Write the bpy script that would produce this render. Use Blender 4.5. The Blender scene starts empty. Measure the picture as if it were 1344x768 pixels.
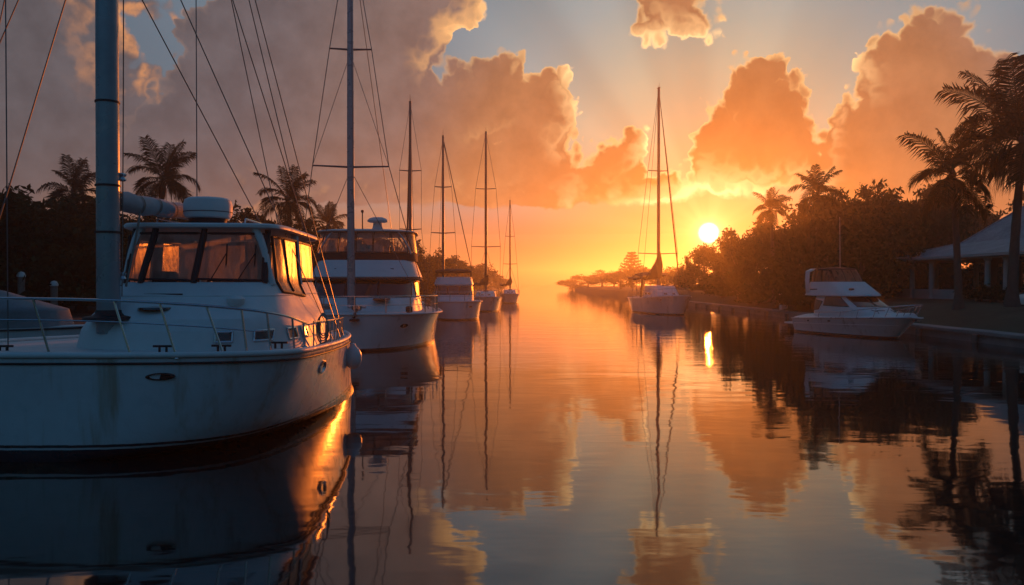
import bpy, bmesh, math, random
import numpy as np
from mathutils import Vector, Matrix

random.seed(7)
rng = np.random.default_rng(11)
S = bpy.context.scene
COL = S.collection
R = math.radians
PI = math.pi

# ------------------------------------------------------------------ camera
CAM_Z = 2.5
F = 1344 * 28 / 36.0            # focal length in photograph pixels
HOR = 372.0                     # horizon row of the photograph
cam_d = bpy.data.cameras.new('camera')
cam_d.lens = 28
cam_d.sensor_width = 36
cam_d.clip_start = 0.1
cam_d.clip_end = 5000
cam = bpy.data.objects.new('camera', cam_d)
COL.objects.link(cam)
cam.location = (0, 0, CAM_Z)
cam.rotation_euler = (R(90) - math.atan((384 - HOR) / F), 0, 0)
S.camera = cam

# ------------------------------------------------------------------ render / exposure
S.view_settings.view_transform = 'Standard'
S.view_settings.look = 'None'
S.view_settings.gamma = 1
S.view_settings.exposure = 0.0
S.render.engine = 'CYCLES'
cy = S.cycles
cy.max_bounces = 8
cy.diffuse_bounces = 3
cy.glossy_bounces = 4
cy.transmission_bounces = 4
cy.transparent_max_bounces = 16
cy.volume_bounces = 0
cy.sample_clamp_indirect = 4.0
cy.sample_clamp_direct = 0.0
cy.caustics_reflective = False
cy.caustics_refractive = False
cy.use_denoising = True
try:
    cy.denoiser = 'OPENIMAGEDENOISE'
except Exception:
    pass

# ------------------------------------------------------------------ sun + sky
SUN_AZ = math.atan((930 - 672) / F)                 # to the right of +Y
SUN_EL = math.atan((HOR - 306) / F * math.cos(SUN_AZ))
SUN_DIR = Vector((math.sin(SUN_AZ) * math.cos(SUN_EL), math.cos(SUN_AZ) * math.cos(SUN_EL), math.sin(SUN_EL)))
sun_d = bpy.data.lights.new('sun', 'SUN')
sun_d.energy = 3.0
sun_d.angle = R(0.6)
sun_d.color = (1.0, 0.21, 0.022)
sun = bpy.data.objects.new('sun', sun_d)
COL.objects.link(sun)
sun.rotation_euler = SUN_DIR.to_track_quat('Z', 'Y').to_euler()
sun.location = (60, 200, 60)


class NT:
    """tiny node-tree writer"""
    def __init__(self, tree):
        self.t = tree

    def new(self, kind, **kw):
        n = self.t.nodes.new(kind)
        for k, v in kw.items():
            setattr(n, k, v)
        return n

    def set(self, node, i, v):
        if hasattr(v, 'is_output') or isinstance(v, bpy.types.NodeSocket):
            self.t.links.new(v, node.inputs[i])
        else:
            node.inputs[i].default_value = v

    def math(self, op, a, b=None, c=None, clamp=False):
        n = self.new('ShaderNodeMath', operation=op, use_clamp=clamp)
        for i, v in enumerate((a, b, c)):
            if v is not None:
                self.set(n, i, v)
        return n.outputs[0]

    def vmath(self, op, a, b=None, c=None, out=0):
        n = self.new('ShaderNodeVectorMath', operation=op)
        for i, v in enumerate((a, b, c)):
            if v is not None:
                self.set(n, i, v)
        return n.outputs['Value'] if op in ('LENGTH', 'DOT_PRODUCT', 'DISTANCE') else n.outputs[0]

    def scale(self, a, s):
        n = self.new('ShaderNodeVectorMath', operation='SCALE')
        self.set(n, 0, a)
        self.set(n, 'Scale', s)
        return n.outputs[0]

    def mix(self, f, a, b, blend='MIX'):
        n = self.new('ShaderNodeMix', data_type='RGBA', blend_type=blend)
        n.clamp_factor = True
        self.set(n, 0, f)
        self.set(n, 6, a)
        self.set(n, 7, b)
        return n.outputs[2]

    def rng(self, v, a, b, c=0.0, d=1.0, smooth=True):
        n = self.new('ShaderNodeMapRange', interpolation_type='SMOOTHSTEP' if smooth else 'LINEAR')
        for i, x in enumerate((v, a, b, c, d)):
            self.set(n, i, x)
        return n.outputs[0]

    def noise(self, vec, scale, detail=2.0, rough=0.5, col=False, dist=0.0, dims='3D'):
        n = self.new('ShaderNodeTexNoise', noise_dimensions=dims)
        self.set(n, 'Vector', vec)
        self.set(n, 'Scale', scale)
        self.set(n, 'Detail', detail)
        self.set(n, 'Roughness', rough)
        if dist:
            self.set(n, 'Distortion', dist)
        return n.outputs['Color' if col else 'Fac']

    def voro(self, vec, scale):
        n = self.new('ShaderNodeTexVoronoi', feature='F1', voronoi_dimensions='2D')
        self.set(n, 'Vector', vec)
        self.set(n, 'Scale', scale)
        return n.outputs['Distance']

    def ramp(self, fac, stops, interp='LINEAR'):
        n = self.new('ShaderNodeValToRGB')
        cr = n.color_ramp
        cr.interpolation = interp
        while len(cr.elements) < len(stops):
            cr.elements.new(0.5)
        for e, (p, c) in zip(cr.elements, stops):
            e.position = p
            e.color = (*c, 1)
        self.set(n, 0, fac)
        return n.outputs[0]


def lin(r, g, b):
    f = lambda c: (c / 255 / 12.92) if c / 255 <= 0.04045 else ((c / 255 + 0.055) / 1.055) ** 2.4
    return (f(r), f(g), f(b))


def deg(px, py):
    a = math.atan((px - 672) / F)
    return (math.degrees(a), math.degrees(math.atan((HOR - py) / F * math.cos(a))))


# ---- cumulus banks: each list is (column, row, half width, half height) measured on the photograph, turned
# into compass bearing / elevation once, so every cloud is a fixed place in the sky
PXD = 18.3
CLOUDS = [
    # the long bank in the middle, flat base
    (272, 0.6, [(330, 190, 150, 90), (440, 110, 145, 150), (330, 90, 95, 85), (262, 130, 52, 36), (500, 20, 105, 100), (560, -20, 82, 66),
           (430, -40, 160, 90),
           (545, 205, 110, 90), (600, 160, 58, 70), (660, 140, 62, 66), (708, 148, 52, 66), (660, 225, 120, 60),
           (740, 240, 60, 45), (815, 228, 42, 56), (850, 250, 62, 24), (390, 255, 130, 36)]),
    # the cumulus over the sun
    (257, 0.25, [(985, 215, 84, 70), (950, 200, 46, 54), (985, 150, 58, 62), (992, 105, 34, 34), (1028, 165, 36, 66), (1005, 98, 28, 24), (1040, 215, 42, 50)]),
    # the big cumulus on the right
    (420, 1.0, [(1190, 240, 110, 130), (1205, 120, 74, 86), (1225, 70, 52, 46), (1180, 130, 52, 56), (1115, 145, 26, 34),
            (1260, 170, 70, 110), (1300, 230, 120, 130), (1130, 235, 50, 70)]),
    # the small scrap at the top
    (90, 3.5, [(885, 10, 44, 40), (862, 38, 34, 18), (912, 36, 32, 20), (880, -40, 60, 60)]),
    # the soft bank on the left
    (330, 1.0, [(20, 60, 120, 110), (-70, 150, 200, 160), (90, 190, 110, 90), (150, 150, 60, 70), (190, 205, 66, 60), (205, 150, 46, 50), (100, 20, 46, 60),
            (195, 8, 36, 14), (250, 250, 80, 36), (330, 268, 60, 20), (-200, 60, 260, 240)]),
]


def cloud_group(clouds, fine=True):
    g = bpy.data.node_groups.new('cloud field', 'ShaderNodeTree')
    g.interface.new_socket('P', in_out='INPUT', socket_type='NodeSocketVector')
    g.interface.new_socket('D', in_out='OUTPUT', socket_type='NodeSocketFloat')
    t = NT(g)
    gi = t.new('NodeGroupInput')
    go = t.new('NodeGroupOutput')
    p = gi.outputs[0]
    w1 = t.vmath('SUBTRACT', t.noise(p, 0.22, 2.0, 0.55, col=True, dims='2D'), (0.5, 0.5, 0.5))
    q = t.vmath('ADD', p, t.scale(w1, 1.5))
    if fine:
        w2 = t.vmath('SUBTRACT', t.noise(p, 1.1, 2.0, 0.6, col=True, dims='2D'), (0.5, 0.5, 0.5))
        q = t.vmath('ADD', q, t.scale(w2, 0.65))
    pz = t.new('ShaderNodeSeparateXYZ')
    t.set(pz, 0, q)
    total = None
    for base, soft, blobs in clouds:
        f = None
        for (x, y, rx, ry) in blobs:
            cx, cy_ = deg(x, y)
            ax, ay = rx / PXD, ry / PXD
            m = math.sqrt(ax * ay)
            n = t.vmath('MULTIPLY_ADD', q, (1 / ax, 1 / ay, 0), (-cx / ax, -cy_ / ay, 0))
            l = t.vmath('LENGTH', n)
            v = t.math('MULTIPLY_ADD', l, m, -m)
            f = v if f is None else t.math('SMOOTH_MIN', f, v, 0.5)
        # flat base
        eb = deg(700, base)[1]
        b = t.math('SUBTRACT', eb, pz.outputs[1])
        f = t.math('SMOOTH_MAX', f, b, soft)
        total = f if total is None else t.math('MINIMUM', total, f)
    # cauliflower bulges
    v1 = t.voro(q, 0.42)
    v2 = t.voro(q, 1.15) if fine else 0.45
    up = t.rng(pz.outputs[1], 5.0, 8.0)
    d = t.math('MULTIPLY_ADD', t.math('MULTIPLY', v1, up), 1.5, total)
    d = t.math('MULTIPLY_ADD', t.math('MULTIPLY', v2, up), 1.0, d)
    d = t.math('SUBTRACT', d, t.math('MULTIPLY', up, 0.95))
    t.set(go, 0, d)
    return g


def make_world():
    w = bpy.data.worlds.new('World')
    S.world = w
    w.cycles.sampling_method = 'MANUAL'
    w.cycles.sample_map_resolution = 256
    w.use_nodes = True
    w.node_tree.nodes.clear()
    t = NT(w.node_tree)
    sky = t.new('ShaderNodeTexSky', sky_type='NISHITA')
    sky.sun_disc = False
    sky.sun_elevation = SUN_EL
    sky.sun_rotation = SUN_AZ
    sky.air_density = 1.0
    sky.dust_density = 2.0
    sky.ozone_density = 1.0
    tc = t.new('ShaderNodeTexCoord')
    d = tc.outputs['Generated']
    sx = t.new('ShaderNodeSeparateXYZ')
    t.set(sx, 0, d)
    az = t.math('MULTIPLY', t.math('ARCTAN2', sx.outputs[0], sx.outputs[1]), 180 / PI)
    el = t.math('MULTIPLY', t.math('ARCSINE', sx.outputs[2]), 180 / PI)
    pc = t.new('ShaderNodeCombineXYZ')
    t.set(pc, 0, az)
    t.set(pc, 1, el)
    p = pc.outputs[0]
    cosang = t.vmath('DOT_PRODUCT', d, tuple(SUN_DIR))
    ang = t.math('MULTIPLY', t.math('ARCCOSINE', t.math('MINIMUM', cosang, 1.0)), 180 / PI)
    a60 = t.math('DIVIDE', ang, 60.0)
    grp = cloud_group(CLOUDS[:4])
    grp2 = cloud_group(CLOUDS[:4], False)
    grb = cloud_group(CLOUDS[4:])
    grb2 = cloud_group(CLOUDS[4:], False)

    def field(v, grp=grp):
        n = t.new('ShaderNodeGroup')
        n.node_tree = grp
        t.set(n, 0, v)
        return n.outputs[0]
    f0 = field(p)
    # direction towards the sun on the sky dome
    sd = t.vmath('SUBTRACT', (math.degrees(SUN_AZ), math.degrees(SUN_EL), 0), p)
    sd = t.vmath('NORMALIZE', sd)
    f1 = field(t.vmath('MULTIPLY_ADD', sd, (1.3, 1.3, 0), p), grp2)
    b0 = field(p, grb)
    b1 = field(t.vmath('MULTIPLY_ADD', sd, (1.5, 1.5, 0), p), grb2)
    # ---- clear sky: the Nishita sky plus the warm scatter of a low sun in thick air
    base = t.vmath('MULTIPLY', t.scale(sky.outputs[0], SKY_STR), SKY_TINT)
    base = t.scale(base, t.rng(el, -4.0, 45.0, 0.22, 1.3, smooth=False))     # dimming towards the horizon, added so hull sides fall darker than decks
    high = t.ramp(a60, SKY_HIGH)
    lowc = t.ramp(a60, SKY_LOW)
    clear = t.mix(t.rng(el, 2.0, 8.5), lowc, high)
    # crepuscular fans
    rel = t.vmath('SUBTRACT', p, (math.degrees(SUN_AZ), math.degrees(SUN_EL), 0))
    rx = t.new('ShaderNodeSeparateXYZ')
    t.set(rx, 0, rel)
    th = t.math('ARCTAN2', rx.outputs[1], rx.outputs[0])
    cth = t.new('ShaderNodeCombineXYZ')
    t.set(cth, 0, th)
    fan = t.rng(t.noise(cth.outputs[0], 2.6, 1.0, 0.5, dims='2D'), 0.35, 0.65, 0.86, 1.08)
    clear = t.scale(clear, fan)
    clear = t.mix(t.rng(ang, 42.0, 75.0), clear, base)
    # ---- clouds
    wid = t.rng(t.noise(p, 0.25, 2.0, 0.5, dims='2D'), 0.40, 0.68, 0.10, 0.36)
    mask = t.rng(t.math('DIVIDE', f0, wid), -1.0, 1.0, 1.0, 0.0)
    front = t.rng(sx.outputs[1], 0.2, 0.4)
    mask = t.math('MULTIPLY', mask, front)
    inner = t.ramp(a60, CLOUD_IN, 'EASE')
    tex = t.noise(p, 0.5, 4.0, 0.6, dims='2D')
    inner = t.scale(inner, t.rng(tex, 0.3, 0.7, 0.86, 1.14, smooth=False))
    inner = t.vmath('ADD', inner, t.scale(t.ramp(a60, CLOUD_LOW), t.rng(el, 3.0, 12.0, 1.0, 0.0)))
    lit = t.math('MULTIPLY', t.rng(t.math('SUBTRACT', f1, f0), 0.25, 1.25), t.rng(f0, -2.6, 0.0))
    edge = t.math('MULTIPLY', t.rng(f0, -0.6, 0.0), t.math('MAXIMUM', t.rng(el, 5.7, 7.2), t.rng(ang, 4.0, 9.0, 1.0, 0.0)))
    near = t.ramp(a60, CLOUD_EDGE, 'EASE')
    cl = t.mix(t.math('MULTIPLY', lit, t.rng(ang, 20.0, 44.0, 0.95, 0.75)), inner, t.ramp(a60, CLOUD_LIT, 'EASE'))
    cl = t.vmath('ADD', cl, t.scale(near, edge))
    # the softer bank behind, further left, catching the low sun on its flank
    mb_ = t.math('MULTIPLY', t.rng(b0, -0.5, 0.25, 1.0, 0.0), front)
    litb = t.math('MULTIPLY', t.rng(t.math('SUBTRACT', b1, b0), 0.1, 1.3), t.rng(b0, -3.6, -0.4))
    litb = t.math('MULTIPLY', litb, t.rng(tex, 0.30, 0.62, 0.35, 1.0))
    clb = t.mix(litb, inner, (0.80, 0.33, 0.125, 1))
    behind = t.mix(mb_, clear, clb)
    out = t.mix(mask, behind, cl)
    # ---- the disc of the sun, enlarged, with its bloom and halo painted into the sky
    disc = t.rng(ang, 0.12, 0.82, SUN_DISC, 0.0)
    halo = t.math('MULTIPLY', t.math('POWER', 2.718, t.math('MULTIPLY', ang, -0.8)), SUN_HALO)
    core = t.math('MULTIPLY', t.math('POWER', 2.718, t.math('MULTIPLY', ang, -1.5)), 2.4)
    sc = t.vmath('ADD', t.scale((1.0, 0.86, 0.5), disc), t.scale((1.0, 0.50, 0.11), halo))
    sc = t.vmath('ADD', sc, t.scale((1.0, 0.76, 0.34), core))
    out = t.vmath('ADD', out, sc)
    bg = t.new('ShaderNodeBackground')
    t.set(bg, 0, out)
    bg.inputs[1].default_value = 1.0
    o = t.new('ShaderNodeOutputWorld')
    w.node_tree.links.new(bg.outputs[0], o.inputs[0])


SKY_STR = 0.125
SKY_TINT = (0.36, 0.84, 1.42)
SUN_DISC = 14.0
SUN_HALO = 0.55
# angle from the sun / 60 degrees -> radiance of the clear sky, high up and in the haze layer
SKY_HIGH = [(0.0, (0.50, 0.40, 0.18)), (0.083, (0.42, 0.41, 0.21)), (0.19, (0.42, 0.43, 0.30)), (0.283, (0.28, 0.355, 0.35)), (0.37, (0.19, 0.27, 0.31)), (0.67, (0.135, 0.19, 0.245)), (1.0, (0.07, 0.14, 0.21))]
SKY_LOW = [(0.0, (0.50, 0.28, 0.11)), (0.083, (0.42, 0.165, 0.085)), (0.2, (0.40, 0.135, 0.075)), (0.37, (0.60, 0.25, 0.085)), (0.67, (0.36, 0.17, 0.10)), (1.0, (0.10, 0.10, 0.09))]
CLOUD_IN = [(0.0, (0.20, 0.12, 0.035)), (0.12, (0.24, 0.115, 0.038)), (0.27, (0.36, 0.165, 0.075)), (0.40, (0.20, 0.143, 0.128)), (0.58, (0.128, 0.113, 0.123)), (1.0, (0.09, 0.088, 0.10))]
CLOUD_LOW = [(0.0, (0.10, 0.03, 0.0)), (0.3, (0.13, 0.04, 0.0)), (0.5, (0.07, 0.022, 0.0)), (0.7, (0.045, 0.015, 0.0)), (1.0, (0.01, 0.004, 0.0))]
CLOUD_LIT = [(0.0, (0.9, 0.68, 0.30)), (0.2, (0.95, 0.58, 0.26)), (0.5, (1.0, 0.46, 0.16)), (0.9, (0.64, 0.27, 0.11))]
CLOUD_EDGE = [(0.0, (0.9, 0.70, 0.32)), (0.2, (0.50, 0.36, 0.15)), (0.45, (0.18, 0.09, 0.035)), (0.7, (0.04, 0.02, 0.01))]
make_world()

# ------------------------------------------------------------------ materials
def mat(name, color, rough=0.5, metal=0.0, var=0.0, vscale=2.0, bump=0.0, bscale=20.0, coat=0.0, spec=0.5, trans=0.0, stripe=None, stain=None, coords='Object'):
    m = bpy.data.materials.new(name)
    m.use_nodes = True
    t = NT(m.node_tree)
    b = m.node_tree.nodes['Principled BSDF']
    tc = t.new('ShaderNodeTexCoord')
    v = tc.outputs[coords]
    c = (*color, 1)
    if var > 0:
        n = t.noise(v, vscale, 4.0, 0.6)
        n2 = t.noise(v, vscale * 7.3, 3.0, 0.6)
        k = t.math('MULTIPLY_ADD', n, 0.65, t.math('MULTIPLY', n2, 0.35))
        k = t.rng(k, 0.3, 0.7, 1 - var, 1 + var * 0.6, smooth=False)
        c = t.scale(tuple(color), k)
    if stain:                               # grime with a shape of its own: run-down streaks
        mp = t.vmath('MULTIPLY', v, stain[2])
        n = t.noise(mp, 1.0, 4.0, 0.65)
        c = t.mix(t.rng(n, stain[1], stain[1] + 0.22), c, (*stain[0], 1))
    if stripe:                              # painted bottom: everything under a height on the hull
        sx = t.new('ShaderNodeSeparateXYZ')
        t.set(sx, 0, v)
        for z, col_ in stripe:
            wob = t.math('MULTIPLY_ADD', t.noise(v, 6.0, 2.0), 0.015, z - 0.0075)
            c = t.mix(t.math('LESS_THAN', sx.outputs[2], wob), c, (*col_, 1))
    t.set(b, 'Base Color', c)
    if isinstance(rough, tuple):
        t.set(b, 'Roughness', t.rng(t.noise(v, 3.0, 3.0), 0.3, 0.7, rough[0], rough[1]))
    else:
        b.inputs['Roughness'].default_value = rough
    b.inputs['Metallic'].default_value = metal
    b.inputs['Coat Weight'].default_value = coat
    b.inputs['Coat Roughness'].default_value = 0.08
    b.inputs['Specular IOR Level'].default_value = spec
    if bump > 0:
        bn = t.new('ShaderNodeBump')
        bn.inputs['Strength'].default_value = bump
        bn.inputs['Distance'].default_value = 0.02
        t.set(bn, 'Height', t.noise(v, bscale, 3.0, 0.6))
        t.set(b, 'Normal', bn.outputs[0])
    return m


def leaf_mat(name, color, trans=0.25, var=0.35):
    m = bpy.data.materials.new(name)
    m.use_nodes = True
    t = NT(m.node_tree)
    m.node_tree.nodes.clear()
    tc = t.new('ShaderNodeTexCoord')
    k = t.rng(t.noise(tc.outputs['Object'], 1.3, 3.0), 0.3, 0.7, 1 - var, 1 + var, smooth=False)
    c = t.scale(tuple(color), k)
    d = t.new('ShaderNodeBsdfDiffuse')
    t.set(d, 0, c)
    tr = t.new('ShaderNodeBsdfTranslucent')
    t.set(tr, 0, t.scale(c, 1.2))
    mx = t.new('ShaderNodeMixShader')
    t.set(mx, 0, trans)
    m.node_tree.links.new(d.outputs[0], mx.inputs[1])
    m.node_tree.links.new(tr.outputs[0], mx.inputs[2])
    o = t.new('ShaderNodeOutputMaterial')
    m.node_tree.links.new(mx.outputs[0], o.inputs[0])
    return m


def vinyl_mat(name, tint, clear=0.45, milky=0.5):
    """soft clear plastic window: partly see-through, partly scattering, a bit shiny"""
    m = bpy.data.materials.new(name)
    m.use_nodes = True
    t = NT(m.node_tree)
    m.node_tree.nodes.clear()
    tc = t.new('ShaderNodeTexCoord')
    v = tc.outputs['Object']
    wr = t.noise(t.vmath('MULTIPLY', v, (3.0, 3.0, 1.0)), 1.6, 4.0, 0.6, dist=0.8)
    tr = t.new('ShaderNodeBsdfTranslucent')
    t.set(tr, 0, (*tint, 1))
    tp = t.new('ShaderNodeBsdfTransparent')
    t.set(tp, 0, (0.8, 0.74, 0.66, 1))
    df = t.new('ShaderNodeBsdfDiffuse')
    t.set(df, 0, (*[c * 0.7 for c in tint], 1))
    gl = t.new('ShaderNodeBsdfGlossy')
    gl.inputs['Roughness'].default_value = 0.28
    bn = t.new('ShaderNodeBump')
    bn.inputs['Strength'].default_value = 0.5
    bn.inputs['Distance'].default_value = 0.03
    t.set(bn, 'Height', wr)
    for n in (gl, df, tr):
        t.set(n, 'Normal', bn.outputs[0])
    L = m.node_tree.links
    a = t.new('ShaderNodeMixShader')
    t.set(a, 0, 0.45)
    L.new(tr.outputs[0], a.inputs[1])
    L.new(df.outputs[0], a.inputs[2])
    b = t.new('ShaderNodeMixShader')
    t.set(b, 0, t.rng(wr, 0.35, 0.65, clear - 0.12, clear + 0.12))
    L.new(a.outputs[0], b.inputs[1])
    L.new(tp.outputs[0], b.inputs[2])
    fr = t.new('ShaderNodeFresnel')
    fr.inputs[0].default_value = 1.4
    c = t.new('ShaderNodeMixShader')
    t.set(c, 0, t.math('MULTIPLY', fr.outputs[0], 0.45))
    L.new(b.outputs[0], c.inputs[1])
    L.new(gl.outputs[0], c.inputs[2])
    o = t.new('ShaderNodeOutputMaterial')
    L.new(c.outputs[0], o.inputs[0])
    return m


M = {}


def make_materials():
    M['gel'] = mat('white gelcoat', (0.70, 0.70, 0.69), (0.42, 0.6), var=0.10, vscale=0.9, coat=0.0, spec=0.35,
                   stain=((0.46, 0.43, 0.38), 0.62, (0.6, 0.6, 0.25)))
    anti = (0.012, 0.014, 0.02)
    M['hull'] = mat('white topsides', (0.70, 0.70, 0.70), (0.10, 0.26), var=0.08, vscale=0.7, coat=0.6, bump=0.05, bscale=2.2,
                    stripe=[(0.10, (0.10, 0.085, 0.06)), (0.06, anti)], stain=((0.38, 0.33, 0.26), 0.54, (2.2, 2.2, 0.22)))
    M['hull_deep'] = mat('white topsides with a broad dark bottom', (0.64, 0.66, 0.68), (0.22, 0.40), var=0.12, vscale=0.7, coat=0.5, bump=0.09, bscale=1.6,
                         stripe=[(0.24, (0.02, 0.02, 0.022)), (0.20, (0.55, 0.55, 0.55)), (0.17, anti)], stain=((0.40, 0.34, 0.26), 0.53, (2.4, 2.4, 0.22)))
    M['deck'] = mat('deck paint', (0.62, 0.62, 0.61), 0.55, var=0.2, vscale=1.4, bump=0.15, bscale=60)
    M['alu'] = mat('anodised aluminium', (0.42, 0.44, 0.46), (0.25, 0.45), 0.85, var=0.15, vscale=1.5)
    M['mast'] = mat('painted mast', (0.30, 0.34, 0.37), (0.22, 0.4), 0.3, var=0.15, vscale=1.2)
    M['steel'] = mat('stainless rail', (0.55, 0.55, 0.55), 0.18, 1.0)
    M['wire'] = mat('rigging wire', (0.16, 0.15, 0.15), 0.4, 0.6)
    M['rope'] = mat('rope', (0.25, 0.23, 0.2), 0.9)
    M['black'] = mat('black rubber', (0.012, 0.012, 0.013), 0.6, var=0.2)
    M['glass'] = mat('dark cabin glass', (0.02, 0.016, 0.014), 0.06, var=0.1, spec=0.8)
    M['canvas_dark'] = mat('dark canvas', (0.06, 0.03, 0.026), 0.85, var=0.25, vscale=3, bump=0.4, bscale=14)
    M['canvas_brown'] = mat('brown sail cover', (0.09, 0.045, 0.03), 0.85, var=0.25, vscale=3, bump=0.5, bscale=8)
    M['canvas_grey'] = mat('grey tarpaulin', (0.20, 0.21, 0.22), 0.7, var=0.25, vscale=2.2, bump=0.5, bscale=6)
    M['sail'] = mat('furled sail', (0.42, 0.43, 0.45), 0.75, var=0.15, vscale=2.5, bump=0.4, bscale=9)
    M['vinyl'] = vinyl_mat('clear vinyl', (0.72, 0.64, 0.56), clear=0.55)
    M['vinyl_dark'] = vinyl_mat('smoked vinyl', (0.55, 0.38, 0.28), clear=0.5)
    M['teak'] = mat('teak', (0.16, 0.085, 0.045), 0.6, var=0.3, vscale=4)
    M['fender'] = mat('white vinyl fender', (0.6, 0.6, 0.6), 0.35, var=0.1)
    M['bark'] = mat('bark', (0.10, 0.075, 0.055), 0.9, var=0.35, vscale=5, bump=0.8, bscale=18)
    M['palm_bark'] = mat('palm trunk', (0.085, 0.072, 0.058), 0.9, var=0.35, vscale=4, bump=0.8, bscale=14)
    M['leaf'] = leaf_mat('broad leaves', (0.036, 0.046, 0.018), 0.15)
    M['leaf2'] = leaf_mat('olive leaves', (0.042, 0.042, 0.018), 0.15)
    M['frond'] = leaf_mat('palm fronds', (0.024, 0.029, 0.013), 0.06)
    M['dry_frond'] = leaf_mat('dry palm skirt', (0.14, 0.095, 0.05), 0.25)
    M['conc'] = mat('sea wall concrete', (0.27, 0.26, 0.24), 0.85, var=0.3, vscale=0.8, bump=0.5, bscale=9, stain=((0.10, 0.095, 0.085), 0.58, (0.5, 0.5, 2.0)))
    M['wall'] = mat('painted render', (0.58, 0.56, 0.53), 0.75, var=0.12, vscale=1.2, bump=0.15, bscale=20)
    M['shingle'] = shingle_mat()
    M['timber'] = mat('weathered timber', (0.20, 0.17, 0.14), 0.85, var=0.35, vscale=3, bump=0.5, bscale=10)
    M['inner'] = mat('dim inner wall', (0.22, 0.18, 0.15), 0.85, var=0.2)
    M['paint'] = mat('white paint', (0.65, 0.65, 0.63), 0.5, var=0.12)


def shingle_mat():
    m = bpy.data.materials.new('grey roof shingles')
    m.use_nodes = True
    t = NT(m.node_tree)
    b = m.node_tree.nodes['Principled BSDF']
    tc = t.new('ShaderNodeTexCoord')
    sx = t.new('ShaderNodeSeparateXYZ')
    t.set(sx, 0, tc.outputs['Object'])
    cm = t.new('ShaderNodeCombineXYZ')
    t.set(cm, 0, t.math('ADD', sx.outputs[1], t.math('MULTIPLY', sx.outputs[0], 0.31)))
    t.set(cm, 1, t.math('MULTIPLY', sx.outputs[2], 1.35))
    br = t.new('ShaderNodeTexBrick')
    t.set(br, 'Vector', cm.outputs[0])
    t.set(br, 'Scale', 3.4)
    t.set(br, 'Color1', (0.32, 0.33, 0.34, 1))
    t.set(br, 'Color2', (0.44, 0.45, 0.46, 1))
    t.set(br, 'Mortar', (0.10, 0.10, 0.11, 1))
    t.set(br, 'Mortar Size', 0.03)
    k = t.rng(t.noise(tc.outputs['Object'], 0.9, 4.0), 0.3, 0.7, 0.75, 1.15, smooth=False)
    t.set(b, 'Base Color', t.scale(br.outputs[0], k))
    b.inputs['Roughness'].default_value = 0.7
    return m


# ------------------------------------------------------------------ mesh helpers
def tag(o, label=None, cat=None, group=None, kind=None):
    if label:
        o['label'] = label
    if cat:
        o['category'] = cat
    if group:
        o['group'] = group
    if kind:
        o['kind'] = kind
    return o


def empty(name, loc, rz, label, cat, group=None):
    o = bpy.data.objects.new(name, None)
    COL.objects.link(o)
    o.empty_display_size = 0.3
    o.location = loc
    o.rotation_euler = (0, 0, rz)
    return tag(o, label, cat, group)


def copy_tree(o, parent=None):
    c = o.copy()
    COL.objects.link(c)
    if parent is not None:
        c.parent = parent
    for ch in o.children:
        copy_tree(ch, c)
    return c


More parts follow.
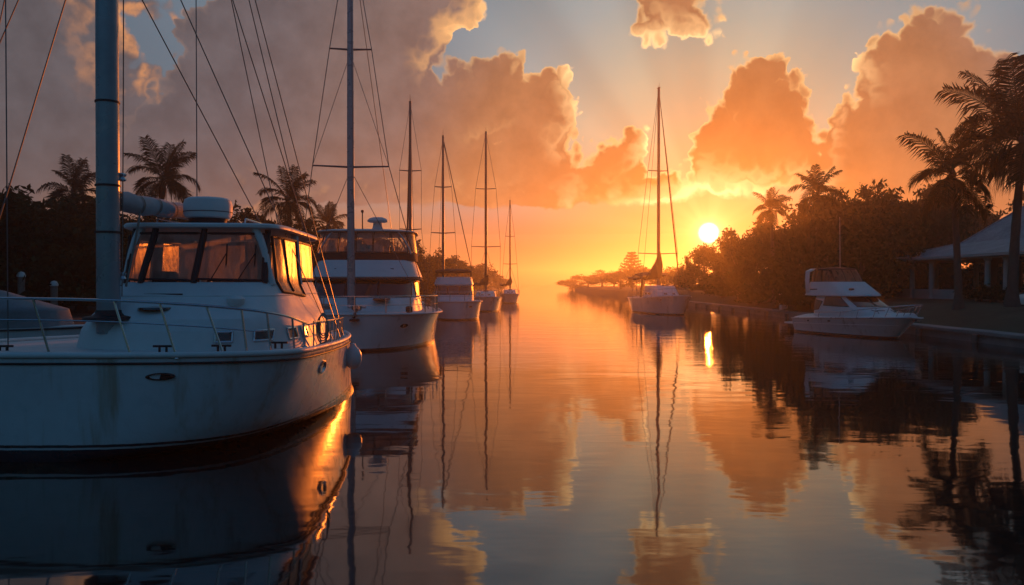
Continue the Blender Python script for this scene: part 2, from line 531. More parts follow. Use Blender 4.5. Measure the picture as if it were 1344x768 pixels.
class MB:
    def __init__(self):
        self.v = []
        self.f = []

    def grid(self, rows, closed_u=False, flip=False):
        """rows: list of equally long point lists"""
        b = len(self.v)
        n = len(rows[0])
        for r in rows:
            self.v.extend(tuple(p) for p in r)
        for i in range(len(rows) - 1):
            for j in range(n if closed_u else n - 1):
                k = (j + 1) % n
                q = (b + i * n + j, b + i * n + k, b + (i + 1) * n + k, b + (i + 1) * n + j)
                self.f.append(q[::-1] if flip else q)
        return b

    def poly(self, pts):
        b = len(self.v)
        self.v.extend(tuple(p) for p in pts)
        self.f.append(tuple(range(b, b + len(pts))))

    def tube(self, pts, r, n=8, cap=True, flat=1.0):
        pts = [Vector(p) for p in pts]
        rs = r if isinstance(r, (list, tuple)) else [r] * len(pts)
        rows = []
        up = None
        for i, p in enumerate(pts):
            t = (pts[min(i + 1, len(pts) - 1)] - pts[max(i - 1, 0)])
            if t.length < 1e-9:
                t = Vector((0, 0, 1))
            t.normalize()
            if up is None:
                up = Vector((0, 0, 1)) if abs(t.z) < 0.9 else Vector((1, 0, 0))
            a = t.cross(up)
            if a.length < 1e-5:
                a = t.cross(Vector((0, 1, 0)))
            a.normalize()
            bb = a.cross(t).normalized()
            up = bb
            rows.append([p + (a * math.cos(2 * PI * k / n) + bb * math.sin(2 * PI * k / n) * flat) * rs[i] for k in range(n)])
        b = self.grid(rows, True)
        if cap:
            self.f.append(tuple(range(b, b + n)))
            e = b + (len(rows) - 1) * n
            self.f.append(tuple(range(e + n - 1, e - 1, -1)))
        return self

    def box(self, c, s, rz=0.0, bev=0.0, taper=1.0):
        """chamfered box, centre c, full size s"""
        x, y, z = s[0] / 2, s[1] / 2, s[2] / 2
        ca, sa = math.cos(rz), math.sin(rz)
        b = min(bev, x * 0.45, y * 0.45, z * 0.45)

        def ring(hx, hy, zz, cc):
            pts = [(hx - cc, hy), (hx, hy - cc), (hx, -hy + cc), (hx - cc, -hy), (-hx + cc, -hy), (-hx, -hy + cc), (-hx, hy - cc), (-hx + cc, hy)] if cc > 0 else \
                  [(hx, hy), (hx, -hy), (-hx, -hy), (-hx, hy)]
            return [(c[0] + px * ca - py * sa, c[1] + px * sa + py * ca, c[2] + zz) for px, py in pts]
        if b > 0:
            rows = [ring(x - b, y - b, -z, b), ring(x, y, -z + b, b), ring(x * taper, y * taper, z - b, b), ring(x * taper - b, y * taper - b, z, b)]
        else:
            rows = [ring(x, y, -z, 0), ring(x * taper, y * taper, z, 0)]
        n = len(rows[0])
        st = self.grid(rows, True)
        self.f.append(tuple(range(st, st + n)))
        e = st + (len(rows) - 1) * n
        self.f.append(tuple(range(e + n - 1, e - 1, -1)))
        return self

    def lathe(self, prof, c=(0, 0, 0), n=20, axis='z'):
        rows = []
        for r, z in prof:
            row = []
            for k in range(n):
                a = 2 * PI * k / n
                x, y = r * math.cos(a), r * math.sin(a)
                row.append((c[0] + x, c[1] + y, c[2] + z) if axis == 'z' else (c[0] + z, c[1] + x, c[2] + y))
            rows.append(row)
        b = self.grid(rows, True)
        if prof[0][0] > 1e-4:
            self.f.append(tuple(range(b, b + n)))
        if prof[-1][0] > 1e-4:
            e = b + (len(rows) - 1) * n
            self.f.append(tuple(range(e + n - 1, e - 1, -1)))
        return self

    def build(self, name, m, parent=None, smooth=True, angle=40):
        me = bpy.data.meshes.new(name)
        me.from_pydata(self.v, [], self.f)
        bm = bmesh.new()
        bm.from_mesh(me)
        bmesh.ops.remove_doubles(bm, verts=bm.verts, dist=1e-4)
        bmesh.ops.recalc_face_normals(bm, faces=bm.faces)
        if smooth:
            lim = R(angle)
            for f_ in bm.faces:
                f_.smooth = True
            for e in bm.edges:
                if len(e.link_faces) == 2:
                    if e.calc_face_angle(0) > lim:
                        e.smooth = False
                else:
                    e.smooth = False
        bm.to_mesh(me)
        bm.free()
        me.materials.append(m)
        o = bpy.data.objects.new(name, me)
        COL.objects.link(o)
        if parent is not None:
            o.parent = parent
        return o


def at(px, py, d):
    """world point seen at a photograph pixel at depth d"""
    return Vector(((px - 672) / F * d, d, CAM_Z + (HOR - py) / F * d))

# ------------------------------------------------------------------ the setting
def water_mat():
    m = bpy.data.materials.new('still canal water')
    m.use_nodes = True
    t = NT(m.node_tree)
    b = m.node_tree.nodes['Principled BSDF']
    b.inputs['Base Color'].default_value = (0.006, 0.009, 0.010, 1)
    b.inputs['Roughness'].default_value = 0.04
    b.inputs['IOR'].default_value = WATER_IOR
    tc = t.new('ShaderNodeTexCoord')
    v = tc.outputs['Object']
    sx = t.new('ShaderNodeSeparateXYZ')
    t.set(sx, 0, v)
    # lazy swell, wavelets, and a band of cat's-paw ripples
    w = t.vmath('MULTIPLY', v, (0.55, 1.0, 1.0))
    n1 = t.noise(w, 0.55, 2.0, 0.5, dist=0.4)
    n2 = t.noise(w, 2.1, 2.0, 0.5, dist=0.3)
    n3 = t.noise(t.vmath('MULTIPLY', v, (0.35, 1.0, 1.0)), 6.5, 2.0, 0.5)
    patch = t.rng(t.noise(t.vmath('MULTIPLY', v, (0.35, 1.0, 1.0)), 0.10, 2.0, 0.5), 0.42, 0.66)
    band = t.math('MULTIPLY', t.rng(sx.outputs[1], 20.0, 27.0), t.rng(sx.outputs[1], 44.0, 70.0, 1.0, 0.35))
    h = t.math('MULTIPLY', n1, 0.012)
    h = t.math('MULTIPLY_ADD', n2, 0.0026, h)
    h = t.math('MULTIPLY_ADD', n3, t.math('MULTIPLY_ADD', band, 0.0034, t.math('MULTIPLY_ADD', patch, 0.0005, 0.0003)), h)
    bn = t.new('ShaderNodeBump')
    bn.inputs['Strength'].default_value = 1.0
    bn.inputs['Distance'].default_value = WATER_BUMP
    t.set(bn, 'Height', h)
    t.set(b, 'Normal', bn.outputs[0])
    return m


WATER_IOR = 1.9
WATER_BUMP = 1.0
HAZE_D = 0.00128
HAZE_G = 0.80


def bank_left(y):
    pts = [(-60, -14), (40, -14.5), (70, -13.5), (110, -11.5), (160, -9.0), (230, -6.5), (330, -4.0), (360, -30), (420, -300)]
    for (a, xa), (b, xb) in zip(pts, pts[1:]):
        if y <= b:
            return xa + (xb - xa) * max(0, (y - a)) / (b - a)
    return -300


def bank_right(y):
    pts = [(-60, 19.7), (130, 19.7), (150, 18.6), (190, 17.6), (240, 18.5), (300, 22), (380, 60), (440, 300)]
    for (a, xa), (b, xb) in zip(pts, pts[1:]):
        if y <= b:
            return xa + (xb - xa) * max(0, (y - a)) / (b - a)
    return 300


def hnoise(x, y):
    return math.sin(x * 0.7 + 1.3 * math.sin(y * 0.31)) * 0.5 + math.sin(y * 0.53 + x * 0.21) * 0.5


def left_z(x, y):
    d = bank_left(y) - x
    return -1.0 + 1.9 * min(1, max(0, d / 1.6)) + 0.5 * min(1, max(0, (d - 1.6) / 10)) + 0.06 * hnoise(x, y) if d > 0 else -1.0


def right_z(x, y):
    d = x - bank_right(y)
    if y < 131:
        return 0.42 + 0.92 * min(1, max(0, (d - 0.5) / 3.2)) ** 0.9 + 0.18 * min(1, max(0, (d - 3.7) / 8)) + 0.03 * hnoise(x, y) * min(1, max(0, d / 2))
    return -1.0 + 2.0 * min(1, max(0, d / 2.2)) + 0.5 * min(1, max(0, (d - 2.2) / 10)) + 0.06 * hnoise(x, y)


def build_setting():
    mb = MB()
    ys = [-80, -40, 0, 10, 20, 40, 60, 90, 130, 200, 300, 450, 700, 1000, 1400]
    xs = [-600, -300, -120, -60, -30, -15, 0, 15, 30, 60, 120, 300, 600]
    mb.grid([[(x, y, 0) for x in xs] for y in ys])
    tag(mb.build('water', water_mat(), None, False), kind='structure')
    soil = mat('left bank soil', (0.03, 0.028, 0.022), 0.95, var=0.35, vscale=0.6, bump=0.8, bscale=6)
    lawn = mat('lawn', (0.050, 0.056, 0.026), 0.95, var=0.4, vscale=0.5, bump=1.0, bscale=24, stain=((0.10, 0.085, 0.055), 0.58, (0.35, 0.35, 0.35)))
    mb = MB()
    rows = []
    for y in [-60, -20] + [4 * i for i in range(40)] + [160, 175, 190, 205, 220, 240, 260, 280, 300, 330, 340, 350]:
        e = bank_left(y)
        rows.append([(e - d, y, left_z(e - d, y)) for d in (-0.01, 0.5, 1.0, 1.6, 3, 6, 12, 25, 60, 150, 300)])
    mb.grid(rows)
    tag(mb.build('left_bank_ground', soil), kind='structure')
    mb = MB()
    rows = []
    for y in [-60, -20, 0] + [5 + 2.5 * i for i in range(51)]:
        e = bank_right(y)
        rows.append([(e + d, y, right_z(e + d, y)) for d in (0.25, 0.8, 1.2, 1.6, 2.0, 2.5, 3.0, 3.7, 5, 7, 9, 12, 16, 25, 50, 120, 300)])
    mb.grid(rows)
    tag(mb.build('lawn', lawn), kind='structure')
    mb = MB()
    rows = []
    for y in [130.2, 140, 150, 160, 175, 190, 210, 240, 270, 300, 330, 360]:
        e = bank_right(y)
        rows.append([(e + d, y, right_z(e + d, y)) for d in (-0.01, 0.7, 1.4, 2.2, 4, 8, 12, 25, 60, 150, 300)])
    mb.grid(rows)
    tag(mb.build('far_point_ground', soil), kind='structure')
    # sea wall: concrete panels with a cap, chipped a little along its edge
    root = empty('sea_wall', (19.7, 40, 0), 0, 'low weathered concrete sea wall edging the lawn on the far side of the cruiser', 'sea wall')
    mb = MB()
    rows = []
    for i in range(76):
        y = -60 + 2.5 * i
        w = 0.02 * hnoise(y * 3, 2)
        rows.append([(-0.02 + w, y - 40, -1.0), (-0.02 + w, y - 40, 0.34), (0.35, y - 40, 0.34), (0.35, y - 40, -1.0)])
    mb.grid(rows)
    mb.build('wall_panel', M['conc'], root, False)
    mb = MB()
    rows = []
    for i in range(190):
        y = -60 + i
        w = 0.02 * hnoise(y * 2.7, 5) + (0.05 if random.random() < 0.06 else 0)
        h = 0.012 * hnoise(y * 1.9, 1)
        rows.append([(-0.16 + w, y - 40, 0.345), (-0.16 + w, y - 40, 0.47 + h), (-0.13 + w, y - 40, 0.50 + h), (0.62, y - 40, 0.505 + h), (0.64, y - 40, 0.345)])
    mb.grid(rows, True)
    mb.build('cap', M['conc'], root, True, 30)
    for i in range(24):
        y = 6 + 4.6 * i
        p = MB()
        p.tube([(-0.19, y - 40, -1.0), (-0.19, y - 40, 0.30 + 0.05 * random.random())], 0.13, 9)
        p.build('pile', M['timber'], root)
    # the air: pale, even, a little forward scattering
    hz = MB()
    hz.box((0, 660, 12.5), (1240, 1500, 27.4))
    m = bpy.data.materials.new('sea haze')
    m.use_nodes = True
    t = NT(m.node_tree)
    m.node_tree.nodes.clear()
    pv = t.new('ShaderNodeVolumePrincipled')
    pv.inputs['Color'].default_value = (0.94, 0.92, 0.90, 1)
    pv.inputs['Density'].default_value = HAZE_D
    pv.inputs['Anisotropy'].default_value = HAZE_G
    o = t.new('ShaderNodeOutputMaterial')
    m.node_tree.links.new(pv.outputs[0], o.inputs['Volume'])
    tag(hz.build('haze', m, None, False), kind='stuff')
    try:
        m.cycles.homogeneous_volume = True
    except Exception:
        pass


# ------------------------------------------------------------------ trees
def leaf_cloud(clumps, per, spread, size, rs):
    """clumps (n,3); returns verts/faces arrays of randomly turned leaf quads"""
    n = len(clumps) * per
    c = np.repeat(clumps, per, 0) + rs.normal(0, 1, (n, 3)) * np.array(spread)
    a = rs.normal(0, 1, (n, 3))
    a /= np.linalg.norm(a, axis=1, keepdims=True)
    b = np.cross(a, rs.normal(0, 1, (n, 3)))
    b /= np.linalg.norm(b, axis=1, keepdims=True) + 1e-9
    s = size * rs.uniform(0.7, 1.3, (n, 1)) * np.repeat(rs.uniform(0.6, 1.6, (len(clumps), 1)), per, 0)
    a = a * s
    b = b * s * 0.45
    v = np.stack([c - a, c + b * 0.9 - a * 0.1, c + a, c - b * 0.9 - a * 0.1], 1).reshape(-1, 3)
    f = np.arange(n * 4).reshape(-1, 4)
    return v, f


def mesh_np(name, v, f, m):
    me = bpy.data.meshes.new(name)
    me.vertices.add(len(v))
    me.vertices.foreach_set('co', np.asarray(v, np.float32).ravel())
    me.loops.add(f.size)
    me.loops.foreach_set('vertex_index', f.astype(np.int32).ravel())
    me.polygons.add(len(f))
    me.polygons.foreach_set('loop_start', np.arange(0, f.size, f.shape[1], dtype=np.int32))
    me.polygons.foreach_set('loop_total', np.full(len(f), f.shape[1], np.int32))
    me.update(calc_edges=True)
    me.materials.append(m)
    return me


def crown_meshes(kind, seed, m, h, wide, lobes, n_cl, per, size, lo=0.16):
    """unit tree: returns (crown mesh, trunk mesh); height h, half width wide"""
    rs = np.random.default_rng(seed)
    rd = random.Random(seed)
    lob = []
    for i in range(lobes):
        a = rd.uniform(0, 2 * PI)
        r = wide * math.sqrt(rd.random()) * 0.8
        zz = h * (lo + (0.88 - lo) * rd.random() ** 0.8 * (1 - 0.45 * r / wide))
        lob.append((r * math.cos(a), r * math.sin(a), zz, wide * rd.uniform(0.26, 0.48), h * rd.uniform(0.09, 0.17)))
    cl = []
    for i in range(n_cl):
        L = lob[rd.randrange(lobes)]
        d = Vector((rd.gauss(0, 1), rd.gauss(0, 1), rd.gauss(0.25, 1))).normalized()
        k = rd.uniform(0.55, 1.12)
        cl.append((L[0] + d.x * L[3] * k, L[1] + d.y * L[3] * k, L[2] + d.z * L[4] * k * 1.3))
    v, f = leaf_cloud(np.array(cl), per, (0.26, 0.26, 0.20), size, rs)
    v[:, 2] = np.maximum(v[:, 2], 0.3)
    crown = mesh_np(kind + ' crown', v, f, m)
    mb = MB()
    mb.tube([(0, 0, -0.3), (0.05, 0.03, h * 0.15), (-0.06, 0.08, h * 0.33), (0.02, 0, h * 0.5)], [0.26, 0.2, 0.17, 0.12], 9)
    for L in lob:
        z0 = h * rd.uniform(0.22, 0.42)
        p0 = Vector((0, 0.03, z0))
        p2 = Vector(L[:3])
        p1 = (p0 + p2) * 0.5 + Vector((0, 0, -0.2))
        mb.tube([p0, p1, p2], [0.10, 0.06, 0.02], 6)
    t = mb.build(kind + ' trunk', M['bark'])
    tm = t.data
    bpy.data.objects.remove(t)
    return crown, tm


def place_tree(name, meshes, loc, rz, sx, sz, label, cat, group):
    o = empty(name, loc, rz, label, cat, group)
    o.scale = (sx, sx, sz)
    for nm, me in (('crown', meshes[0]), ('trunk', meshes[1])):
        if me is None:
            continue
        c = bpy.data.objects.new(nm, me)
        COL.objects.link(c)
        c.parent = o
    return o


def frond_pts(length, rise, droop, n=9):
    """arching mid-rib in the local x-z plane"""
    pts = []
    x = z = 0.0
    ang = rise
    st = length / n
    for i in range(n + 1):
        pts.append((x, 0, z))
        ang -= droop / n * (0.5 + 1.0 * i / n)
        x += math.cos(ang) * st
        z += math.sin(ang) * st
    return pts


def frond_mesh(name, length, rise, droop, leaf, m, seed, pairs=64, fan=False):
    rd = random.Random(seed)
    rib = frond_pts(length, rise, droop)
    mb = MB()
    mb.tube(rib, [0.035 * (1 - 0.85 * i / (len(rib) - 1)) * length / 3 for i in range(len(rib))], 4)
    n = len(rib) - 1
    for i in range(pairs):
        u = 0.14 + 0.86 * i / (pairs - 1)
        k = min(n - 1, int(u * n))
        t = u * n - k
        a, b = Vector(rib[k]), Vector(rib[k + 1])
        p = a.lerp(b, t)
        tan = (b - a).normalized()
        ll = leaf * (0.55 + 0.9 * math.sin(PI * min(1, u * 0.86 + 0.1))) * rd.uniform(0.8, 1.15)
        for s in (-1, 1):
            out = (tan * 0.55 + Vector((0, s, 0)) * 0.75 + Vector((0, 0, 0.12 - 0.32 * rd.random()))).normalized()
            tip = p + out * ll + Vector((0, 0, -0.34 * ll * rd.uniform(0.3, 1.7)))
            mid = p + out * ll * 0.5
            w = tan * (0.018 * length / 3 + 0.009)
            b0 = len(mb.v)
            mb.v.extend([tuple(p - w * 0.5), tuple(mid - w), tuple(tip), tuple(mid + w), tuple(p + w * 0.5)])
            mb.f.append((b0, b0 + 1, b0 + 2, b0 + 3, b0 + 4))
    o = mb.build(name, m, None, False)
    me = o.data
    bpy.data.objects.remove(o)
    return me


def palm(loc, height, fl, lean, label, group, seed, separate=True, nf=22, r0=0.2, skirt=0.2, stiff=0.0, arm=1.0):
    rd = random.Random(seed)
    o = empty('palm_tree', loc, 0, label, 'palm tree', group)
    H = height
    tr = []
    rr = []
    for i in range(15):
        u = i / 14
        tr.append((lean[0] * u ** 1.6, lean[1] * u ** 1.6, -0.3 + (H + 0.3) * u))
        flare = 1 + 0.9 * max(0, 1 - u * 9)
        rr.append(r0 * (1 - 0.42 * u) * flare * (1.04 if i % 2 else 0.98))
    mb = MB()
    mb.tube(tr, rr, 12)
    mb.build('trunk', M['palm_bark'], o)
    top = Vector(tr[-1])
    vs = [frond_mesh('frond', fl * k, R(a), R(dr), fl * 0.21, M['frond'], seed * 31 + i)
          for i, (k, a, dr) in enumerate([(0.95, 80, 30 - stiff), (1.0, 68, 58 - stiff), (1.0 * arm, 54, 100 - stiff), (0.98 * arm, 36, 118 - stiff), (0.92 * arm, 10, 100 - stiff), (0.86 * arm, -24, 62)])]
    parts = []
    for i in range(nf):
        u = i / (nf - 1)
        k = min(5, int(u * 6))
        az = i * 2.39996 + rd.uniform(-0.25, 0.25)
        s = rd.uniform(0.9, 1.1)
        mt = Matrix.Translation(top + Vector((0, 0, -0.02 - 0.25 * u))) @ Matrix.Rotation(az, 4, 'Z') @ Matrix.Rotation(rd.uniform(-0.12, 0.12), 4, 'Y') @ Matrix.Rotation(rd.uniform(-0.5, 0.5), 4, 'X') @ Matrix.Scale(s, 4)
        parts.append((vs[k], mt))
    if separate:
        for me, mt in parts:
            c = bpy.data.objects.new('frond', me)
            COL.objects.link(c)
            c.parent = o
            c.matrix_local = mt
    else:
        bm = bmesh.new()
        for me, mt in parts:
            tmp = me.copy()
            tmp.transform(mt)
            bm.from_mesh(tmp)
            bpy.data.meshes.remove(tmp)
        me = bpy.data.meshes.new('crown')
        bm.to_mesh(me)
        bm.free()
        me.materials.append(M['frond'])
        c = bpy.data.objects.new('crown', me)
        COL.objects.link(c)
        c.parent = o
    # fibrous heart of the crown
    mb = MB()
    mb.lathe([(0.02, -0.5 * fl * 0.2), (r0 * 0.75, -0.3 * fl * 0.2), (r0 * 1.0, 0.0), (r0 * 0.6, 0.25), (0.02, 0.42)], top, 10)
    mb.build('crown_shaft', M['palm_bark'], o)
    if skirt > 0:
        rs = np.random.default_rng(seed)
        mb = MB()
        for i in range(int(60 * skirt / 0.2)):
            a = rd.uniform(0, 2 * PI)
            l = fl * rd.uniform(0.28, 0.55)
            p = top + Vector((math.cos(a) * 0.15, math.sin(a) * 0.15, -0.15))
            q = p + Vector((math.cos(a) * l * 0.42, math.sin(a) * l * 0.42, -l * rd.uniform(0.2, 0.5)))
            e = p + Vector((math.cos(a) * l * 0.5, math.sin(a) * l * 0.5, -l * rd.uniform(0.8, 1.2)))
            w = Vector((-math.sin(a), math.cos(a), 0)) * rd.uniform(0.03, 0.07)
            b0 = len(mb.v)
            mb.v.extend([tuple(p - w * .4), tuple(q - w), tuple(e), tuple(q + w), tuple(p + w * .4)])
            mb.f.append((b0, b0 + 1, b0 + 2, b0 + 3, b0 + 4))
        mb.build('dry_skirt', M['dry_frond'], o, False)
    return o


def build_trees():
    kinds = {
        'round': [crown_meshes('round tree', s, M['leaf'], 8.0, 3.0, 11, 210, 26, 0.17) for s in (3, 4, 5)],
        'broad': [crown_meshes('broad tree', s, M['leaf2'], 7.0, 3.8, 13, 230, 26, 0.17) for s in (13, 14)],
        'bush': [crown_meshes('bush', s, M['leaf'], 3.0, 1.8, 9, 120, 24, 0.13, 0.03) for s in (23, 24)],
    }
    gr, gl = 'dark trees lining the right bank', 'dark trees lining the left bank'
    n = {'i': 0}

    def tr(px, top, d, k, wide, group, label, cat='tree', side=1, nm=None):
        p = at(px, top, d)
        zf = (right_z if side > 0 else left_z)(p.x, p.y)
        lst = kinds[k]
        me = lst[n['i'] % len(lst)]
        n['i'] += 1
        bh = {'round': 8.0, 'broad': 7.0, 'bush': 3.0}[k] * 0.93
        bw = {'round': 3.0, 'broad': 3.8, 'bush': 1.8}[k]
        sz = (p.z - zf) / bh
        place_tree(nm or {'round': 'round_crowned_tree', 'broad': 'spreading_tree', 'bush': 'bush'}[k], me, (p.x, p.y, zf), n['i'] * 1.7, wide / bw, sz, label, cat, group)
    # ---- right bank, from the far end near the sun towards the pavilion
    for px, top, d, k, w in TREES_R:
        tr(px, top, d, k, w, gr, 'dark leafy tree standing in the backlit wood on the right bank')
    for px, top, d, k, w in BUSHES_R:
        tr(px, top, d, k, w, 'dark bushes under the right bank trees', 'dark bush growing low under the trees on the right bank', 'bush')
    for px, top, d, k, w in TREES_FAR:
        tr(px, top, d, k, w, 'faint trees on the far point', 'faint hazy tree on the far point behind the moored sailboat')
    for px, top, d, k, w in TREES_L:
        tr(px, top, d, k, w, gl, 'dark leafy tree standing in the wood behind the moored boats', side=-1)
    for px, top, d, k, w in BUSHES_L:
        tr(px, top, d, k, w, 'dark bushes on the left bank', 'dark bush growing low on the bank behind the moored boats', 'bush', side=-1)
    # the star-shaped conifer on the far point
    p = at(829, 330, 185)
    o = empty('pine_tree', (p.x, p.y, 0.9), 0, 'hazy pointed pine with level tiers of branches on the far point', 'pine tree')
    mb = MB()
    H = p.z - 0.9
    mb.tube([(0, 0, -0.3), (0, 0, H * 0.5), (0, 0, H)], [0.28, 0.18, 0.02], 8)
    mb.build('trunk', M['bark'], o)
    rs = np.random.default_rng(5)
    cl = []
    for i in range(8):
        z = H * (0.42 + 0.075 * i)
        L = 3.4 * (1 - 0.11 * i)
        for j in range(7):
            a = j * 2 * PI / 7 + i * 0.4
            for q in range(7):
                u = (q + 1) / 7
                cl.append((math.cos(a) * L * u, math.sin(a) * L * u, z + 0.35 * u * u * L * 0.4))
    v, f = leaf_cloud(np.array(cl), 9, (0.14, 0.14, 0.10), 0.2, rs)
    c = bpy.data.objects.new('crown', mesh_np('pine crown', v, f, M['leaf']))
    COL.objects.link(c)
    c.parent = o
    # ---- palms
    def pz(px, crown, d, fl, lean, label, group, seed, side, **kw):
        p = at(px, crown, d)
        x0, y0 = p.x - lean[0], p.y - lean[1]
        zf = (right_z if side > 0 else left_z)(x0, y0)
        palm((x0, y0, zf), p.z - zf, fl, lean, label, group, seed, **kw)
    g1, g2, g3 = 'tall palms on the lawn', 'palms in the left bank wood', 'palms in the right bank wood'
    pz(1249, 230, 41, 3.2, (-0.25, 0.2), 'slender coconut palm standing on the lawn in front of the pavilion corner', g1, 3, 1, nf=16, r0=0.20, arm=0.85)
    pz(1342, 184, 39, 4.9, (0.7, 0.3), 'tallest palm with a long hanging frond skirt in front of the pavilion roof', g1, 8, 1, nf=24, r0=0.25, skirt=0.5, arm=0.72)
    pz(97, 252, 56, 2.7, (0.3, 0), 'shaggy palm showing just left of the thick blue mast', g2, 5, -1, separate=False, nf=17)
    pz(215, 234, 52, 2.8, (0.3, 0), 'palm rising over the white boom between thick mast and radar dome', g2, 6, -1, separate=False, nf=17)
    pz(378, 262, 56, 2.7, (-0.5, 0), 'palm standing over the wood between the two white motor boats', g2, 7, -1, separate=False, nf=17)
    pz(431, 294, 84, 2.4, (0.2, 0), 'small stiff palm just left of the flybridge boat roof', g2, 9, -1, separate=False, nf=22, stiff=30)
    pz(1011, 274, 72, 2.1, (-0.3, 0), 'smaller palm at the low sunward end of the right bank wood', g3, 12, 1, separate=False, nf=18)
    pz(1073, 254, 62, 2.4, (0.3, 0), 'larger palm leaning over the right bank wood above the cruiser stern', g3, 14, 1, separate=False, nf=20)


TREES_R = [(925, 322, 104, 'round', 2.6), (948, 304, 92, 'round', 2.8), (972, 296, 84, 'broad', 3.0), (1000, 288, 78, 'round', 2.8), (1030, 278, 74, 'broad', 3.2),
           (1058, 270, 70, 'round', 2.9), (1090, 252, 66, 'round', 2.9), (1112, 244, 60, 'broad', 3.0), (1140, 247, 66, 'round', 2.7), (1165, 250, 58, 'round', 2.9), (1196, 246, 64, 'broad', 3.0),
           (1222, 246, 72, 'round', 3.4), (1246, 252, 66, 'round', 3.0), (1082, 285, 54, 'broad', 2.4), (1130, 285, 52, 'round', 2.4), (1290, 262, 84, 'broad', 4.0), (1340, 250, 80, 'round', 4.0),
           (1420, 236, 78, 'round', 4.0), (1500, 226, 74, 'broad', 4.4), (1600, 214, 70, 'round', 4.4), (905, 346, 118, 'round', 2.4), (1040, 300, 58, 'round', 2.0), (1165, 300, 70, 'broad', 2.6), (985, 318, 70, 'round', 2.0), (1210, 285, 70, 'round', 2.8)]
BUSHES_R = [(930, 356, 96, 'bush', 2.4), (950, 352, 84, 'bush', 2.2), (972, 350, 76, 'bush', 2.2), (995, 345, 68, 'bush', 2.2), (1018, 342, 62, 'bush', 2.0), (1042, 338, 58, 'bush', 2.0), (1068, 335, 56, 'bush', 2.0),
            (1095, 330, 54, 'bush', 2.0), (1122, 330, 53, 'bush', 2.0), (1150, 330, 60, 'bush', 2.2), (1176, 332, 66, 'bush', 2.4), (1205, 335, 66, 'bush', 2.4), (1236, 335, 66, 'bush', 2.4), (1268, 335, 66, 'bush', 2.4), (1300, 335, 66, 'bush', 2.6),
            (908, 362, 110, 'bush', 2.4)]
TREES_FAR = [(752, 364, 290, 'broad', 6.0), (772, 359, 270, 'broad', 5.5), (790, 355, 250, 'round', 5.0), (806, 351, 235, 'broad', 4.6), (845, 350, 160, 'round', 3.6), (866, 352, 148, 'broad', 3.6), (886, 352, 138, 'round', 3.2), (815, 356, 180, 'round', 3.6)]
TREES_L = [(-150, 232, 33, 'round', 3.2), (-260, 226, 34, 'broad', 3.8), (-390, 220, 34, 'round', 3.4), (-540, 214, 33, 'broad', 4.0), (-60, 236, 34, 'broad', 3.6), (8, 246, 36, 'round', 3.0), (48, 250, 38, 'broad', 3.0), (88, 262, 42, 'round', 2.8), (130, 262, 46, 'round', 2.8), (165, 268, 48, 'broad', 3.0), (205, 272, 50, 'round', 2.8), (245, 276, 52, 'round', 2.8),
           (285, 282, 52, 'broad', 3.0), (318, 277, 56, 'round', 2.8), (345, 282, 56, 'round', 2.6), (375, 290, 60, 'broad', 3.0), (405, 290, 64, 'round', 2.8), (432, 300, 70, 'broad', 3.2), (462, 304, 76, 'round', 3.0), (492, 306, 84, 'round', 3.2),
           (520, 312, 92, 'broad', 3.6), (548, 316, 102, 'round', 3.4), (572, 324, 118, 'broad', 4.0), (594, 336, 140, 'round', 4.0), (612, 342, 165, 'broad', 4.4), (630, 348, 200, 'round', 4.6), (644, 356, 250, 'broad', 5.0), (654, 362, 310, 'round', 5.0)]
BUSHES_L = [(-20, 318, 34, 'bush', 2.2), (25, 318, 35, 'bush', 2.2), (65, 318, 36, 'bush', 2.2), (105, 320, 38, 'bush', 2.2), (145, 322, 40, 'bush', 2.2), (355, 330, 52, 'bush', 2.2), (385, 332, 55, 'bush', 2.2), (412, 334, 60, 'bush', 2.2), (440, 338, 68, 'bush', 2.4),
            (548, 350, 100, 'bush', 2.6), (600, 358, 140, 'bush', 3.0)]

